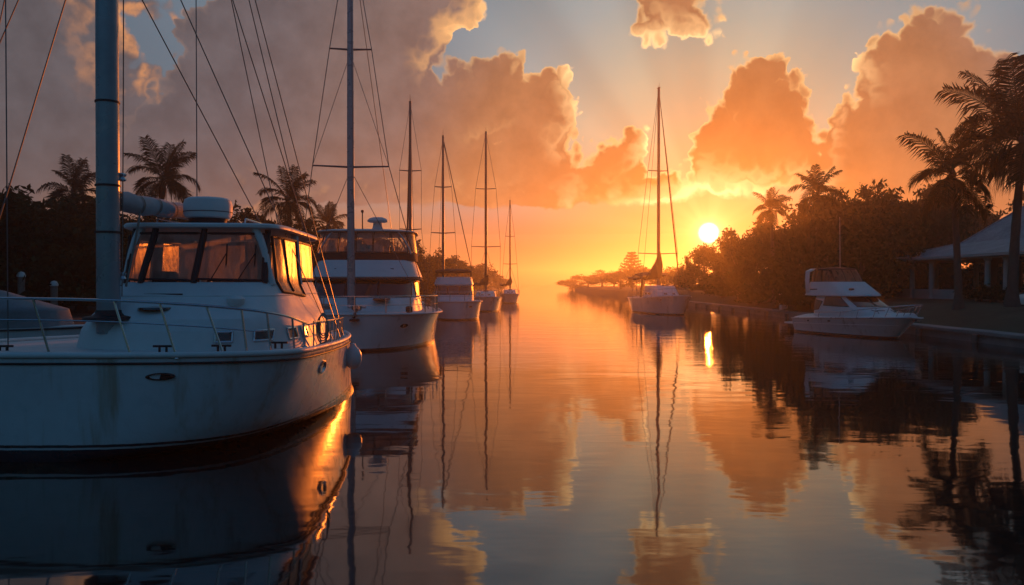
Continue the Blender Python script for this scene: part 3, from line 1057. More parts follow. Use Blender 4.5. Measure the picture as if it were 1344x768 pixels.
# ------------------------------------------------------------------ boat parts (boat space: +x bow, +y port, z up from the waterline)
class Hull:
    def __init__(s, L, B, fb, fs, Lb, n, Bw, Lw, nw, rake=0.3, srake=0.0, stern=0.8, sternw=0.8, dip=0.0, flare=1.3, yo=0.0):
        s.__dict__.update(locals())

    @staticmethod
    def half(d, L, B, Lb, n, st):
        if d < Lb:
            return B * max(0.0, 1 - (1 - d / Lb) ** n) ** (1 / n)
        u = (d - Lb) / max(1e-6, L - Lb)
        return B * (1 - (1 - st) * u * u)

    def zs(s, t):
        return s.fb + (s.fs - s.fb) * t - s.dip * math.sin(PI * t)

    def sheer(s, t, side, inset=0.0, dz=0.0):
        d = t * s.L
        y = s.half(d, s.L, s.B, s.Lb, s.n, s.stern)
        y = max(0.0, y - inset)
        x = s.L / 2 - d
        if inset > 0:
            x = min(x, s.L / 2 - inset * 0.7)
        return Vector((x, s.yo + side * y, s.zs(t) + dz))

    def pt(s, t, side, k):
        """k 1 sheer, 0 waterline, below 0 under water"""
        a = s.sheer(t, side)
        Lw = s.L - s.rake - s.srake
        d = t * Lw
        yw = s.half(d, Lw, s.Bw, s.Lw, s.nw, s.sternw)
        xw = s.L / 2 - s.rake - d
        if k >= 0:
            e = k ** s.flare
            return Vector((xw + (a.x - xw) * k, s.yo + side * (yw + (abs(a.y - s.yo) - yw) * e), a.z * k))
        return Vector((xw - 0.3 * -k, s.yo + side * yw * (1 + 0.7 * k), 0.7 * k))

    def shell(s, m, root, nt=40):
        mb = MB()
        ks = [-1, -0.5, 0, 0.06, 0.16, 0.3, 0.45, 0.6, 0.75, 0.9, 1]
        ts = [(i / nt) ** 1.7 for i in range(nt + 1)]
        rows = []
        for t in ts:
            rows.append([s.pt(t, 1, k) for k in reversed(ks)] + [s.pt(t, -1, k) for k in ks])
        mb.grid(rows)
        # transom
        a = [s.pt(1, 1, k) for k in ks]
        b = [s.pt(1, -1, k) for k in ks]
        mb.grid([a, b], flip=True)
        return mb.build('hull', m, root, True, 35)

    def deck(s, m, root, nt=40, camber=0.05, drop=0.03):
        mb = MB()
        rows = []
        for i in range(nt + 1):
            t = (i / nt) ** 1.7
            a = s.sheer(t, 1, 0.004, -drop)
            rows.append([(a.x, s.yo + (a.y - s.yo) * k / 4, a.z + camber * (1 - (k / 4) ** 2)) for k in range(-4, 5)])
        mb.grid(rows)
        return mb.build('deck', m, root, True, 50)

    def line(s, t0, t1, side, inset, dz, n=30, pw=1.7):
        a, b = t0 ** (1 / pw), t1 ** (1 / pw)
        return [s.sheer((a + (b - a) * i / n) ** pw, side, inset, dz) for i in range(n + 1)]

    def around(s, tp, ts_, inset, dz, n=26):
        """from the port side at tp round the bow to the starboard side at ts_"""
        return list(reversed(s.line(0, tp, 1, inset, dz, n))) + s.line(0, ts_, -1, inset, dz, n)[1:]

    def rub(s, m, root, r=0.05, dz=-0.05):
        mb = MB()
        mb.tube(s.around(1, 1, -r * 0.35, dz, 34), r, 8, flat=0.8)
        return mb.build('rub_rail', m, root)

    def hawse(s, m, root, t, side, k, w=0.16, h=0.055):
        p = s.pt(t, side, k)
        d = (s.pt(t + 0.01, side, k) - s.pt(max(0, t - 0.01), side, k)).normalized()
        up = (s.pt(t, side, k + 0.02) - s.pt(t, side, k - 0.02)).normalized()
        nrm = d.cross(up).normalized()
        if nrm.dot(Vector((0.5, side, 0))) < 0:
            nrm = -nrm
        mb = MB()
        rows = []
        for r, o in ((1.0, -0.01), (1.0, 0.02), (0.8, 0.03), (0.7, 0.0)):
            rows.append([p + d * (w * r * math.cos(a)) + up * (h * r * math.sin(a)) + nrm * o for a in [2 * PI * i / 16 for i in range(16)]])
        mb.grid(rows, True)
        mb.poly(rows[-1])
        return mb.build('hawse_port', m, root)


def rail(root, hull, top_pts, base_dz, every, name='bow_rail', r=0.016, mid=True, lean=0.0, posts=None):
    mb = MB()
    mb.tube(top_pts, r, 7)
    if mid:
        mb.tube([Vector((p.x, p.y, p.z - base_dz * 0.5)) for p in top_pts], r * 0.45, 5)
    o = mb.build(name, M['steel'], root)
    # stanchions, evenly spaced along the rail
    acc, nxt = 0.0, 0.0
    for a, b in zip(top_pts, top_pts[1:]):
        l = (b - a).length
        while nxt <= acc + l + 1e-6:
            p = a.lerp(b, (nxt - acc) / max(l, 1e-6))
            d = (b - a).normalized()
            q = Vector((p.x, p.y, p.z - base_dz)) + d * lean
            s = MB()
            s.tube([q, p], r * 0.85, 6)
            s.lathe([(r * 2.2, 0), (r * 2.0, 0.02), (r, 0.03)], q, 8)
            s.build('stanchion', M['steel'], root)
            nxt += every
        acc += l
    return o


class House:
    """moulded superstructure lofted through rounded-rectangle rings (z, x front, x aft, y centre, half width, roundness)"""
    def __init__(s, rings):
        s.r = rings

    def par(s, z):
        r = s.r
        if z <= r[0][0]:
            return r[0][1:]
        for a, b in zip(r, r[1:]):
            if z <= b[0]:
                u = (z - a[0]) / max(1e-6, b[0] - a[0])
                return tuple(a[i] + (b[i] - a[i]) * u for i in range(1, 6))
        return r[-1][1:]

    def pt(s, face, u, z, off=0.0):
        xf, xa, yc, hw, n = s.par(z)
        cx, a = (xf + xa) / 2, (xf - xa) / 2
        if face in ('front', 'aft'):
            k = max(0.0, 1 - min(1, abs(u / hw)) ** n) ** (1 / n)
            p = Vector((cx + (a if face == 'front' else -a) * k, yc + u, z))
        else:
            k = max(0.0, 1 - min(1, abs((u - cx) / a)) ** n) ** (1 / n)
            p = Vector((u, yc + (hw if face == 'port' else -hw) * k, z))
        if off:
            e = 0.02
            q1, q2 = s.pt(face, u + e, z), s.pt(face, u - e, z)
            r1, r2 = s.pt(face, u, z + e), s.pt(face, u, z - e)
            nrm = (q1 - q2).cross(r1 - r2)
            if nrm.length > 1e-9:
                nrm.normalize()
                if nrm.dot(p - Vector((cx, yc, z))) < 0:
                    nrm = -nrm
                p = p + nrm * off
        return p

    def ring(s, z, nu=72, grow=0.0):
        xf, xa, yc, hw, n = s.par(z)
        cx, a = (xf + xa) / 2, (xf - xa) / 2
        a += grow
        hw += grow
        out = []
        for i in range(nu):
            t = 2 * PI * (i + 0.5) / nu
            c, d = math.cos(t), math.sin(t)
            out.append(Vector((cx + a * math.copysign(abs(c) ** (2 / n), c), yc + hw * math.copysign(abs(d) ** (2 / n), d), z)))
        return out

    def loft(s, name, m, root, z0, z1, cap=True, nz=6, crown=0.0, angle=28):
        mb = MB()
        zs = sorted(set([z0, z1] + [r[0] for r in s.r if z0 < r[0] < z1] + [z0 + (z1 - z0) * i / nz for i in range(1, nz)]))
        zs = [z for i, z in enumerate(zs) if i == 0 or z - zs[i - 1] > 1e-4]
        mb.grid([s.ring(z) for z in zs], True)
        if cap:
            top = s.ring(z1)
            c = sum(top, Vector()) / len(top)
            rows = [top]
            for k in (0.85, 0.55, 0.25, 0.02):
                rows.append([Vector((c.x + (p.x - c.x) * k, c.y + (p.y - c.y) * k, z1 + crown * (1 - k * k))) for p in top])
            mb.grid(rows, True)
            mb.poly(rows[-1])
        return mb.build(name, m, root, True, angle)

    def pane(s, face, q, off=0.006, nu=10, nv=5):
        """q: four (u, z): lower a, lower b, upper b, upper a -> grid rows on the surface"""
        rows = []
        for j in range(nv + 1):
            v = j / nv
            rows.append([s.pt(face, (q[0][0] + (q[3][0] - q[0][0]) * v) * (1 - i / nu) + (q[1][0] + (q[2][0] - q[1][0]) * v) * (i / nu),
                              (q[0][1] + (q[3][1] - q[0][1]) * v) * (1 - i / nu) + (q[1][1] + (q[2][1] - q[1][1]) * v) * (i / nu), off) for i in range(nu + 1)])
        return rows

    def window(s, name, m, fm, root, face, q, off=0.008, fr=0.018, frame='frame'):
        rows = s.pane(face, q, off)
        mb = MB()
        mb.grid(rows)
        o = mb.build(name, m, root, True, 60)
        if fm is not None:
            b = rows[0] + [r[-1] for r in rows[1:]] + list(reversed(rows[-1]))[1:] + [r[0] for r in reversed(rows[1:-1])]
            f = MB()
            f.tube(b + b[:2], fr, 6, False)
            f.build(frame, fm, o)
        return o

    def post(s, m, root, face, a, b, r=0.035, off=0.0, name='post'):
        mb = MB()
        mb.tube([s.pt(face, a[0] + (b[0] - a[0]) * i / 5, a[1] + (b[1] - a[1]) * i / 5, off) for i in range(6)], r, 7)
        return mb.build(name, m, root)


def slab_roof(name, m, root, ring, z, th, crown, droop=0.0):
    c = sum(ring, Vector()) / len(ring)
    mb = MB()
    rows = []

    def rg(k, zz):
        return [Vector((c.x + (p.x - c.x) * k, c.y + (p.y - c.y) * k, zz)) for p in ring]
    rows.append(rg(0.02, z))
    rows.append(rg(0.97, z))
    rows.append(rg(1.0, z + th * 0.25))
    rows.append(rg(1.0, z + th * 0.7))
    rows.append(rg(0.985, z + th))
    for k in (0.9, 0.7, 0.45, 0.2, 0.02):
        rows.append(rg(k, z + th + crown * (1 - k * k)))
    mb.grid(rows, True)
    mb.poly(rows[0])
    mb.poly(rows[-1])
    return mb.build(name, m, root, True, 50)


def wire(root, pts, r=0.008, name='stay', m=None):
    mb = MB()
    mb.tube(pts, r, 5)
    return mb.build(name, m or M['wire'], root)


def sag(a, b, s=0.05, n=6):
    a, b = Vector(a), Vector(b)
    return [a.lerp(b, i / n) + Vector((0, 0, -s * 4 * (i / n) * (1 - i / n))) for i in range(n + 1)]


def mast(root, x, y, z0, z1, r, m, spreaders=(), wr=0.01, name='mast', track=True):
    mb = MB()
    mb.tube([(x, y, z0), (x, y, z0 + (z1 - z0) * 0.5), (x, y, z1)], [r, r * 0.95, r * 0.72], 14)
    o = mb.build(name, m, root)
    if track:
        t = MB()
        t.box((x - r * 0.98, y, (z0 + z1) / 2 + 0.3), (r * 0.3, r * 0.5, z1 - z0 - 0.6))
        t.build('sail_track', M['alu'], o)
    h = MB()
    h.box((x - 0.02, y, z1 + 0.02), (r * 3.2, r * 1.4, 0.05), bev=0.01)
    h.tube([(x + r, y, z1), (x + r, y, z1 + 0.45)], 0.012, 5)
    h.tube([(x - r, y, z1), (x - r, y, z1 + 0.25), (x - r - 0.18, y, z1 + 0.27)], 0.01, 5)
    h.build('masthead', M['wire'], o)
    for (z, half) in spreaders:
        s = MB()
        s.tube([(x - 0.12, y - half, z + 0.06), (x, y, z), (x - 0.12, y + half, z + 0.06)], [0.018 + wr, 0.03 + wr, 0.018 + wr], 6)
        s.build('spreader', M['wire'], o)
    return o


# ------------------------------------------------------------------ sailing boat with pointed bow
def sailboat(name, loc, rz, L, B, fb, mast_x, mast_h, mr, label, sp, wr, cover=True, dodger=False, full=2.2, sail_lift=0.9, stay_side=True, swing=0.0, th=0.38, bundle=0.22):
    root = empty(name, loc, rz, label, 'sailboat', 'moored sailboats')
    h = Hull(L, B / 2, fb, fb * 0.82, L * 0.5, full, B / 2 * 0.86, L * 0.62, full * 0.9, rake=0.7, srake=0.2, stern=0.72, sternw=0.62, dip=0.08)
    h.shell(M['hull'], root)
    h.deck(M['deck'], root)
    h.rub(M['gel'], root, 0.035)
    h.hawse(M['black'], root, 0.12, 1, 0.8, 0.12, 0.045)
    h.hawse(M['black'], root, 0.12, -1, 0.8, 0.12, 0.045)
    zt = fb * 0.92
    ho = House([(zt - 0.1, L * 0.27, -L * 0.18, 0, B * 0.33, 3.2), (zt + 0.1, L * 0.26, -L * 0.18, 0, B * 0.32, 3.2), (zt + th, L * 0.17, -L * 0.17, 0, B * 0.29, 3.0)])
    ho.loft('coachroof', M['gel'], root, zt - 0.1, zt + th, True, 4, 0.07)
    for side in ('port', 'starboard'):
        for k in range(3):
            u = L * (0.09 - 0.09 * k)
            ho.window('portlight', M['glass'], M['steel'], root, side, [(u, zt + 0.14), (u - L * 0.06, zt + 0.14), (u - L * 0.06, zt + 0.29), (u, zt + 0.29)], 0.006, 0.012)
    for s in (-0.25, 0.25):
        ho.window('portlight', M['glass'], M['steel'], root, 'front', [(s * B * 0.4 - 0.13, zt + 0.16), (s * B * 0.4 + 0.13, zt + 0.16), (s * B * 0.4 + 0.12, zt + 0.27), (s * B * 0.4 - 0.12, zt + 0.27)], 0.006, 0.012)
    hb = MB()
    hb.box((L * 0.13, 0, zt + th + 0.04), (0.5, 0.5, 0.10), bev=0.03)
    hb.build('hatch', M['black'], root)
    mz = zt + 0.4
    mo = mast(root, mast_x, 0, zt + 0.3, mast_h, mr, M['wire'], sp, wr)
    # rigging
    chain = B * 0.44
    top = Vector((mast_x, 0, mast_h - 0.05))
    bow = Vector((L / 2 - 0.1, 0, fb))
    stern = Vector((-L / 2 + 0.1, 0, fb * 0.85))
    wire(root, [bow, top], wr)
    wire(root, [stern, top], wr * 0.9)
    for s in (-1, 1):
        tip = [Vector((mast_x - 0.12, s * half, z + 0.06)) for z, half in sp]
        base = Vector((mast_x - 0.15, s * chain, fb * 0.95))
        wire(root, [base] + tip + [top], wr, 'shroud')
        if tip:
            wire(root, [Vector((mast_x - 0.5, s * chain, fb * 0.95)), Vector((mast_x, 0, sp[0][0] - 0.1))], wr * 0.8, 'shroud')
    # furled headsail on the forestay
    if stay_side:
        a, b = bow.lerp(top, 0.05), bow.lerp(top, 0.93)
        mb = MB()
        mb.tube([a, a.lerp(b, 0.15), a.lerp(b, 0.5), b], [0.03, 0.06, 0.05, 0.02], 7)
        mb.build('furled_headsail', M['canvas_brown'], root)
    # boom with the mainsail under its cover, swept up at the mast
    bz = zt + th + 0.67
    bl = L * 0.42
    mb = MB()
    cs, sn = math.cos(swing), math.sin(swing)
    turn = lambda x, y, z: (mast_x + (x - mast_x) * cs - y * sn, (x - mast_x) * sn + y * cs, z)
    mb.tube([turn(mast_x - 0.1, 0, bz), turn(mast_x - bl, 0, bz + 0.05)], 0.06, 8)
    bo = mb.build('boom', M['wire'], root)
    if cover:
        mb = MB()
        rows = []
        for i in range(15):
            u = i / 14
            x = mast_x + 0.16 - (bl - 0.1) * u
            hh = 0.34 + sail_lift * max(0, 1 - u * 2.4) ** 1.3 - 0.16 * u + 0.03 * math.sin(i * 2.3)
            w = bundle * (1 - 0.45 * u) + 0.015 * math.sin(i * 1.7)
            lo = bz - 0.10 - 0.05 * math.sin(i * 1.3) - 0.05 * u
            rows.append([turn(x, w * math.sin(a) * (1 - 0.55 * max(0, -math.cos(a))), lo + hh * (0.5 - 0.5 * math.cos(a))) for a in [2 * PI * k / 12 for k in range(12)]])
        mb.grid(rows, True)
        mb.poly(rows[0])
        mb.poly(rows[-1])
        mb.build('sail_cover', M['canvas_brown'], root)
    rail(root, h, h.around(0.22, 0.22, 0.08, 0.55, 14), 0.55, 0.9, 'pulpit', 0.014)
    for s in (1, -1):
        rail(root, h, h.line(0.26, 0.9, s, 0.08, 0.55, 14), 0.55, 1.7, 'lifeline', 0.010)
    rail(root, h, [Vector((-L / 2 + 0.08, y, fb * 0.82 + 0.6)) for y in (-B * 0.33, 0, B * 0.33)], 0.6, B * 0.3, 'pushpit', 0.014)
    if dodger:
        # hooped canvas shelter open at the sides, one flap hanging down
        for i, (x, z) in enumerate(((-L * 0.08, zt + 1.75), (-L * 0.2, zt + 1.95), (-L * 0.32, zt + 1.85))):
            mb = MB()
            mb.tube([(x + 0.12, B * 0.40, fb * 0.9), (x + 0.03, B * 0.385, z - 0.25), (x, B * 0.33, z), (x, 0, z + 0.08), (x, -B * 0.33, z), (x + 0.03, -B * 0.385, z - 0.25), (x + 0.12, -B * 0.40, fb * 0.9)], 0.03, 7)
            mb.build('hoop', M['wire'], root)
        rows = []
        for x, z in ((-L * 0.075, zt + 1.72), (-L * 0.2, zt + 1.96), (-L * 0.325, zt + 1.83)):
            rows.append([(x, -B * 0.38, z - 0.2), (x, -B * 0.33, z), (x, 0, z + 0.09), (x, B * 0.33, z), (x, B * 0.38, z - 0.2)])
        up = [[(p[0], p[1], p[2] + 0.03) for p in r] for r in rows]
        mb = MB()
        mb.grid(rows)
        mb.grid(up)
        for r, q in ((rows[0], up[0]), (rows[-1], up[-1])):
            mb.grid([r, q])
        mb.build('bimini', M['canvas_brown'], root)
        rows = []
        for i in range(7):
            u = i / 6
            rows.append([(-L * 0.06 + 0.10 * k + 0.05 * math.sin(i * 2 + k), -B * 0.39 - 0.10 * u - 0.04 * math.sin(k * 2.1 + i), zt + 1.5 - 1.85 * u) for k in range(-2, 3)])
        bk = [[(p[0], p[1] + 0.05, p[2]) for p in r] for r in rows]
        mb = MB()
        mb.grid(rows)
        mb.grid(bk)
        mb.grid([[r[0] for r in rows], [r[0] for r in bk]])
        mb.grid([[r[-1] for r in rows], [r[-1] for r in bk]])
        mb.build('side_flap', M['canvas_brown'], root)
    return root, h


# ------------------------------------------------------------------ the big mast-forward cabin boat in the left foreground
def near_boat():
    L = 10.5
    stem = Vector((-6.1, 11.0))
    fwd = Vector((0.0, -1.0))
    c = stem - fwd * (L / 2)
    rz = math.atan2(fwd.y, fwd.x)
    root = empty('cabin_sailboat', (c.x, c.y, 0), rz, 'large near white cabin boat with a thick blue grey mast and sunlit side window', 'boat')
    h = Hull(L, 3.50, 1.50, 1.20, 1.75, 2.9, 3.14, 6.0, 2.3, rake=0.10, srake=0.3, stern=0.62, sternw=0.66, flare=0.40, yo=-0.60)
    h.shell(M['hull_deep'], root, 60)
    h.deck(M['deck'], root, 60, 0.08)
    h.rub(M['black'], root, 0.022, -0.115)
    mb = MB()
    mb.tube(h.around(1, 1, 0.01, 0.0, 40), 0.045, 10, flat=1.0)
    mb.build('gunwale', M['gel'], root)
    h.hawse(M['black'], root, 0.010, 1, 0.80, 0.20, 0.055)
    h.hawse(M['steel'], root, 0.27, 1, 0.74, 0.22, 0.12)
    X = lambda s: L / 2 - s            # from distance aft of the stem
    yc = 0.84
    ho = House([(1.40, X(0.72), X(6.6), 0.85, 1.85, 3.2), (1.78, X(0.80), X(6.55), 0.85, 1.76, 3.2), (1.96, X(0.92), X(6.5), 0.88, 1.64, 3.6), (2.05, X(1.10), X(6.4), 0.9, 1.56, 4.2),
                (2.52, X(1.82), X(6.2), 0.95, 1.30, 5.5), (3.40, X(2.06), X(6.1), 0.95, 1.24, 6.0)])
    before = set(root.children)
    ho.loft('cabin', M['gel'], root, 1.40, 2.52, True, 6, 0.0, 24)
    # soft line of the moulding under the windscreen
    mb = MB()
    rg = ho.ring(2.30)
    mb.tube(rg + rg[:2], 0.012, 6, False)
    mb.build('mould_line', M['gel'], root)
    # cockpit enclosure: posts, clear curtains
    z0, z1 = 2.53, 3.38
    W = 1.24
    edges = [(-1.12, -1.02), (-0.82, -0.66), (0.02, 0.12), (1.10, 1.10)]
    for a, b in zip(edges, edges[1:]):
        ho.window('windscreen', M['vinyl'], M['black'], root, 'front', [(a[0] + 0.04, z0 + 0.04), (b[0] - 0.04, z0 + 0.02), (b[1] - 0.04, z1 - 0.06), (a[1] + 0.04, z1 - 0.06)], 0.0, 0.022)
    for a in edges:
        ho.post(M['black'], root, 'front', (a[0], z0 - 0.02), (a[1], z1 + 0.02), 0.05, -0.01)
    for s in (1, -1):
        face = 'port' if s > 0 else 'starboard'
        for (a, b, nm) in ((X(2.25), X(3.75), 'side_window'), (X(3.95), X(5.9), 'side_window')):
            if nm == 'side_window' and a == X(2.25):
                ho.window(nm, M['vinyl'], M['black'], root, face, [(a, 2.36), (b, 2.26), (b, z1 - 0.10), (a - 0.06, z1 - 0.10)], 0.012, 0.03)
            else:
                ho.window(nm, M['vinyl'], M['black'], root, face, [(a, z0 + 0.05), (b, z0 + 0.05), (b, z1 - 0.10), (a, z1 - 0.10)], 0.012, 0.03)
        ho.post(M['black'], root, face, (X(2.9), 2.35), (X(2.72), z1 - 0.1), 0.02, 0.02, 'zip')
        for u in (2.12, 3.85, 6.0):
            ho.post(M['gel'], root, face, (X(u), z0 - 0.05), (X(u), z1 + 0.03), 0.07, -0.02)
    for a, b in ((-1.05, 0.0), (0.0, 1.05)):
        ho.window('aft_curtain', M['vinyl'], M['black'], root, 'aft', [(a + 0.03, z0 + 0.03), (b - 0.03, z0 + 0.03), (b - 0.03, z1 - 0.05), (a + 0.03, z1 - 0.05)], 0.0, 0.02)
    # inside: helm seat and wheel
    mb = MB()
    mb.box((X(4.3), 1.35, 2.72), (0.5, 0.52, 0.42), bev=0.08)
    mb.box((X(4.52), 1.35, 3.0), (0.14, 0.5, 0.5), bev=0.06)
    mb.build('helm_seat', M['deck'], root)
    mb = MB()
    mb.box((X(2.35), 0.35, 2.60), (0.3, 0.34, 0.2), bev=0.04)
    mb.build('instrument_pod', M['black'], root)
    # roof
    rg = [Vector((p.x + (0.10 if p.x > 0 else -0.35), p.y + (0.10 if p.y > yc else -0.10), p.z)) for p in ho.ring(3.40)]
    slab_roof('roof', M['gel'], root, rg, 3.40, 0.09, 0.07)
    for y in (0.15, 1.6):
        mb = MB()
        mb.tube([(X(2.5), y, 3.50), (X(2.55), y, 3.60), (X(5.3), y, 3.60), (X(5.35), y, 3.50)], 0.016, 6)
        for x in (3.4, 4.4):
            mb.tube([(X(x), y, 3.48), (X(x), y, 3.60)], 0.014, 6)
        mb.build('grab_rail', M['steel'], root)
    for u in (0.30, 0.72):
        mb = MB()
        p0, p1 = ho.pt('front', u, 2.56, 0.05), ho.pt('front', u + 0.22, 3.0, 0.05)
        mb.tube([p0, p1], 0.009, 5)
        mb.tube([p1 + Vector((0, -0.02, -0.25)), p1 + Vector((0, 0.0, 0.12))], 0.012, 5)
        mb.build('wiper', M['black'], root)
    mb = MB()
    mb.lathe([(0.09, 0), (0.09, 0.12), (0.13, 0.16), (0.14, 0.24), (0.10, 0.28), (0.01, 0.29)], (X(1.35), 1.75, 2.02), 14)
    mb.build('vent_cowl', M['gel'], root)
    # radar dome
    mb = MB()
    rc = (X(2.95), 0.86, 3.62)
    mb.lathe([(0.30, 0.0), (0.38, 0.03), (0.405, 0.09), (0.41, 0.24), (0.385, 0.33), (0.33, 0.365), (0.15, 0.385), (0.01, 0.39)], rc, 28)
    rd = mb.build('radar_dome', M['gel'], root)
    mb = MB()
    mb.lathe([(0.30, -0.12), (0.31, -0.04), (0.33, 0.01)], rc, 20)
    mb.lathe([(0.414, 0.115), (0.416, 0.12), (0.414, 0.125)], rc, 28)
    mb.build('radar_foot', M['black'], rd)
    # the whole cabin is set a few degrees askew of the hull
    pv = Vector((X(1.9), 0.8, 0))
    tw = Matrix.Translation(pv) @ Matrix.Rotation(0.075, 4, 'Z') @ Matrix.Translation(-pv)
    for o in root.children:
        if o not in before:
            o.matrix_local = tw
    # mast, collar, boom and its furled sail
    mx, my = X(0.98), 0.03
    mb = MB()
    mb.tube([(mx, my, 1.75), (mx, my, 6), (mx, my, 15.5)], [0.168, 0.160, 0.12], 20)
    mo = mb.build('mast', M['mast'], root)
    mb = MB()
    mb.box((mx - 0.165, my, 8.5), (0.05, 0.07, 12.6))
    mb.build('sail_track', M['black'], mo)
    mb = MB()
    mb.lathe([(0.36, 1.955), (0.34, 2.0), (0.22, 2.02), (0.185, 2.05), (0.175, 2.10)], (mx, my, 0), 22)
    mb.build('mast_collar', M['black'], mo)
    for z, rr in ((3.25, 0.185), (3.95, 0.182), (5.2, 0.175)):
        mb = MB()
        mb.lathe([(0.16, z), (rr, z + 0.005), (rr, z + 0.03), (0.16, z + 0.035)], (mx, my, 0), 20)
        mb.build('band', M['black'], mo)
    for z, sd in ((2.55, 1), (2.95, -1), (4.05, 1)):
        mb = MB()
        mb.lathe([(0.05, 0), (0.075, 0.02), (0.05, 0.06), (0.075, 0.10), (0.05, 0.12)], (mx - 0.12, my + sd * 0.15, z), 10)
        mb.build('winch', M['steel'], mo)
    ex, ey, ez = X(4.9), 0.36, 3.80
    mb = MB()
    pts = []
    for i in range(15):
        u = i / 14
        pts.append(Vector((mx - 0.25 + (ex - mx + 0.25) * u, my + (ey - my) * u, 3.76 + (ez - 3.76) * u + 0.015 * math.sin(i * 1.9))))
    mb.tube(pts, [0.10] + [0.165 - 0.05 * i / 14 + 0.008 * math.sin(i * 2.7) for i in range(1, 14)] + [0.06], 14)
    bo = mb.build('furled_sail', M['sail'], root)
    for i in range(2, 13, 2):
        p, q = pts[i], pts[i + 1]
        mb = MB()
        r_ = 0.165 - 0.05 * i / 14 + 0.012
        dd = (q - p).normalized()
        mb.tube([p - dd * 0.02, p + dd * 0.02], r_, 14, False)
        mb.build('sail_tie', M['rope'], bo)
    mb = MB()
    mb.box((mx - 0.22, my, 3.76), (0.16, 0.16, 0.34), bev=0.03)
    mb.build('gooseneck', M['black'], mo)
    # halyards and slack lines along the mast
    for (dx, dy, zb, zt, bow_) in ((-0.20, 0.05, 2.4, 15.2, 0.02), (-0.19, 0.11, 2.3, 13.0, 0.05), (-0.12, -0.2, 2.3, 15.0, 0.02)):
        wire(root, [Vector((mx + dx, my + dy + bow_ * math.sin(u * 3), zb + (zt - zb) * u)) for u in [i / 8 for i in range(9)]], 0.009, 'halyard', M['rope'])
    # lazy line from the boom down to the mast foot
    wire(root, sag((mx - 0.5, my + 0.25, 3.62), (mx - 0.15, my + 0.22, 2.6), 0.05) + [Vector((mx - 0.13, my + 0.2, 2.45))], 0.018, 'sheet', M['rope'])
    # standing rigging: aft fan to the port quarter, forward fan to the stem
    q = h.sheer(0.55, 1, 0.1)
    for (zt, tt, ins) in ((14.9, 0.62, 0.12), (12.4, 0.52, 0.12), (9.0, 0.40, 0.12), (15.3, 0.86, 0.5), (15.3, 0.98, 1.2)):
        wire(root, [Vector((mx - 0.1, my + 0.08, zt)), h.sheer(tt, 1, ins, 0.05)], 0.010, 'shroud')
    wire(root, [Vector((mx - 0.1, my, 7.7)), Vector((X(4.2), 1.35, 3.56))], 0.010, 'topping_lift')
    for (zt, tt, ins) in ((14.9, 0.16, 0.3), (12.0, 0.10, 0.3), (9.5, 0.05, 0.35)):
        wire(root, [Vector((mx, my - 0.1, zt)), h.sheer(tt, -1, ins, 0.05)], 0.010, 'shroud')
    wire(root, [Vector((mx + 0.1, my - 0.1, 8.2)), h.sheer(0.004, -1, 0.3, 0.05)], 0.012, 'stay')
    for (zt, tt, ins) in ((15.0, 0.24, 0.3), (13.2, 0.05, 1.1)):
        wire(root, [Vector((mx, my - 0.1, zt)), h.sheer(tt, -1, ins, 0.05)], 0.010, 'shroud')
    wire(root, [Vector((X(3.1), 0.53, 3.5)), Vector((X(3.1), 0.53, 10.5))], 0.009, 'antenna')
    wire(root, [Vector((X(0.45), -1.15, 1.5)), Vector((X(0.45), -1.15, 8.5))], 0.009, 'antenna')
    # bow rail: leaning stanchions, rail sloping aft; then the stern quarter rail
    top = h.around(0.22, 0.35, 0.20, 0.80, 34)
    top = [p + Vector((0, 0, 0.0 if i > 36 else -0.42 * ((36 - i) / 36) ** 1.2)) for i, p in enumerate(top)]
    mb = MB()
    mb.tube(top, 0.020, 8)
    mb.build('bow_rail', M['steel'], root)
    mb = MB()
    mb.tube([p + Vector((0, 0, -0.30)) for p in top[18:]], 0.010, 6)
    mb.build('mid_rail', M['steel'], root)
    pxs = lambda p: 672 + (stem.x + p.y) / (stem.y + L / 2 - p.x) * F
    for tx in (-90, -35, 22, 62, 148, 208, 272, 318, 352, 384, 412):
        i = min(range(3, len(top) - 3), key=lambda k: abs(pxs(top[k]) - tx) + (900 if top[k].x < X(4.5) else 0))
        p = top[i]
        d = (top[i + 1] - top[i - 1]).normalized()
        base = Vector((p.x, p.y, h.zs(0.02) - 0.03)) - d * (0.24 if tx < 300 else 0.08)
        s = MB()
        s.tube([base, p], 0.017, 7)
        s.lathe([(0.05, 0), (0.045, 0.02), (0.02, 0.035)], base, 9)
        s.build('stanchion', M['steel'], root)
    q0 = h.line(0.24, 0.72, 1, 0.16, 0.42, 16, 1.0)
    rail(root, h, q0, 0.44, 0.55, 'quarter_rail', 0.016)
    # portlights in the trunk
    before = set(root.children)
    for u in (0.86, 1.36):
        ho.window('portlight', M['glass'], M['steel'], root, 'front', [(u - 0.12, 1.62), (u + 0.10, 1.62), (u + 0.10, 1.77), (u - 0.12, 1.77)], 0.008, 0.02)
    for u in (X(1.75), X(2.3)):
        ho.window('portlight', M['glass'], M['steel'], root, 'port', [(u, 1.60), (u - 0.32, 1.60), (u - 0.32, 1.77), (u, 1.77)], 0.008, 0.02)
    for o in root.children:
        if o not in before:
            o.matrix_local = tw
    # deck fittings
    for (s_, y_) in ((0.42, -1.2), (0.40, 1.1), (0.5, 1.9), (1.1, 2.55)):
        mb = MB()
        z = 1.53
        x = X(s_)
        mb.tube([(x, y_ - 0.14, z + 0.07), (x, y_ + 0.14, z + 0.07)], 0.018, 6)
        for k in (-0.05, 0.05):
            mb.tube([(x, y_ + k, z - 0.02), (x, y_ + k, z + 0.07)], 0.018, 6)
        mb.build('cleat', M['black'], root)
    mb = MB()
    mb.box((X(1.52), 0.62, 2.33), (0.02, 0.6, 0.02))
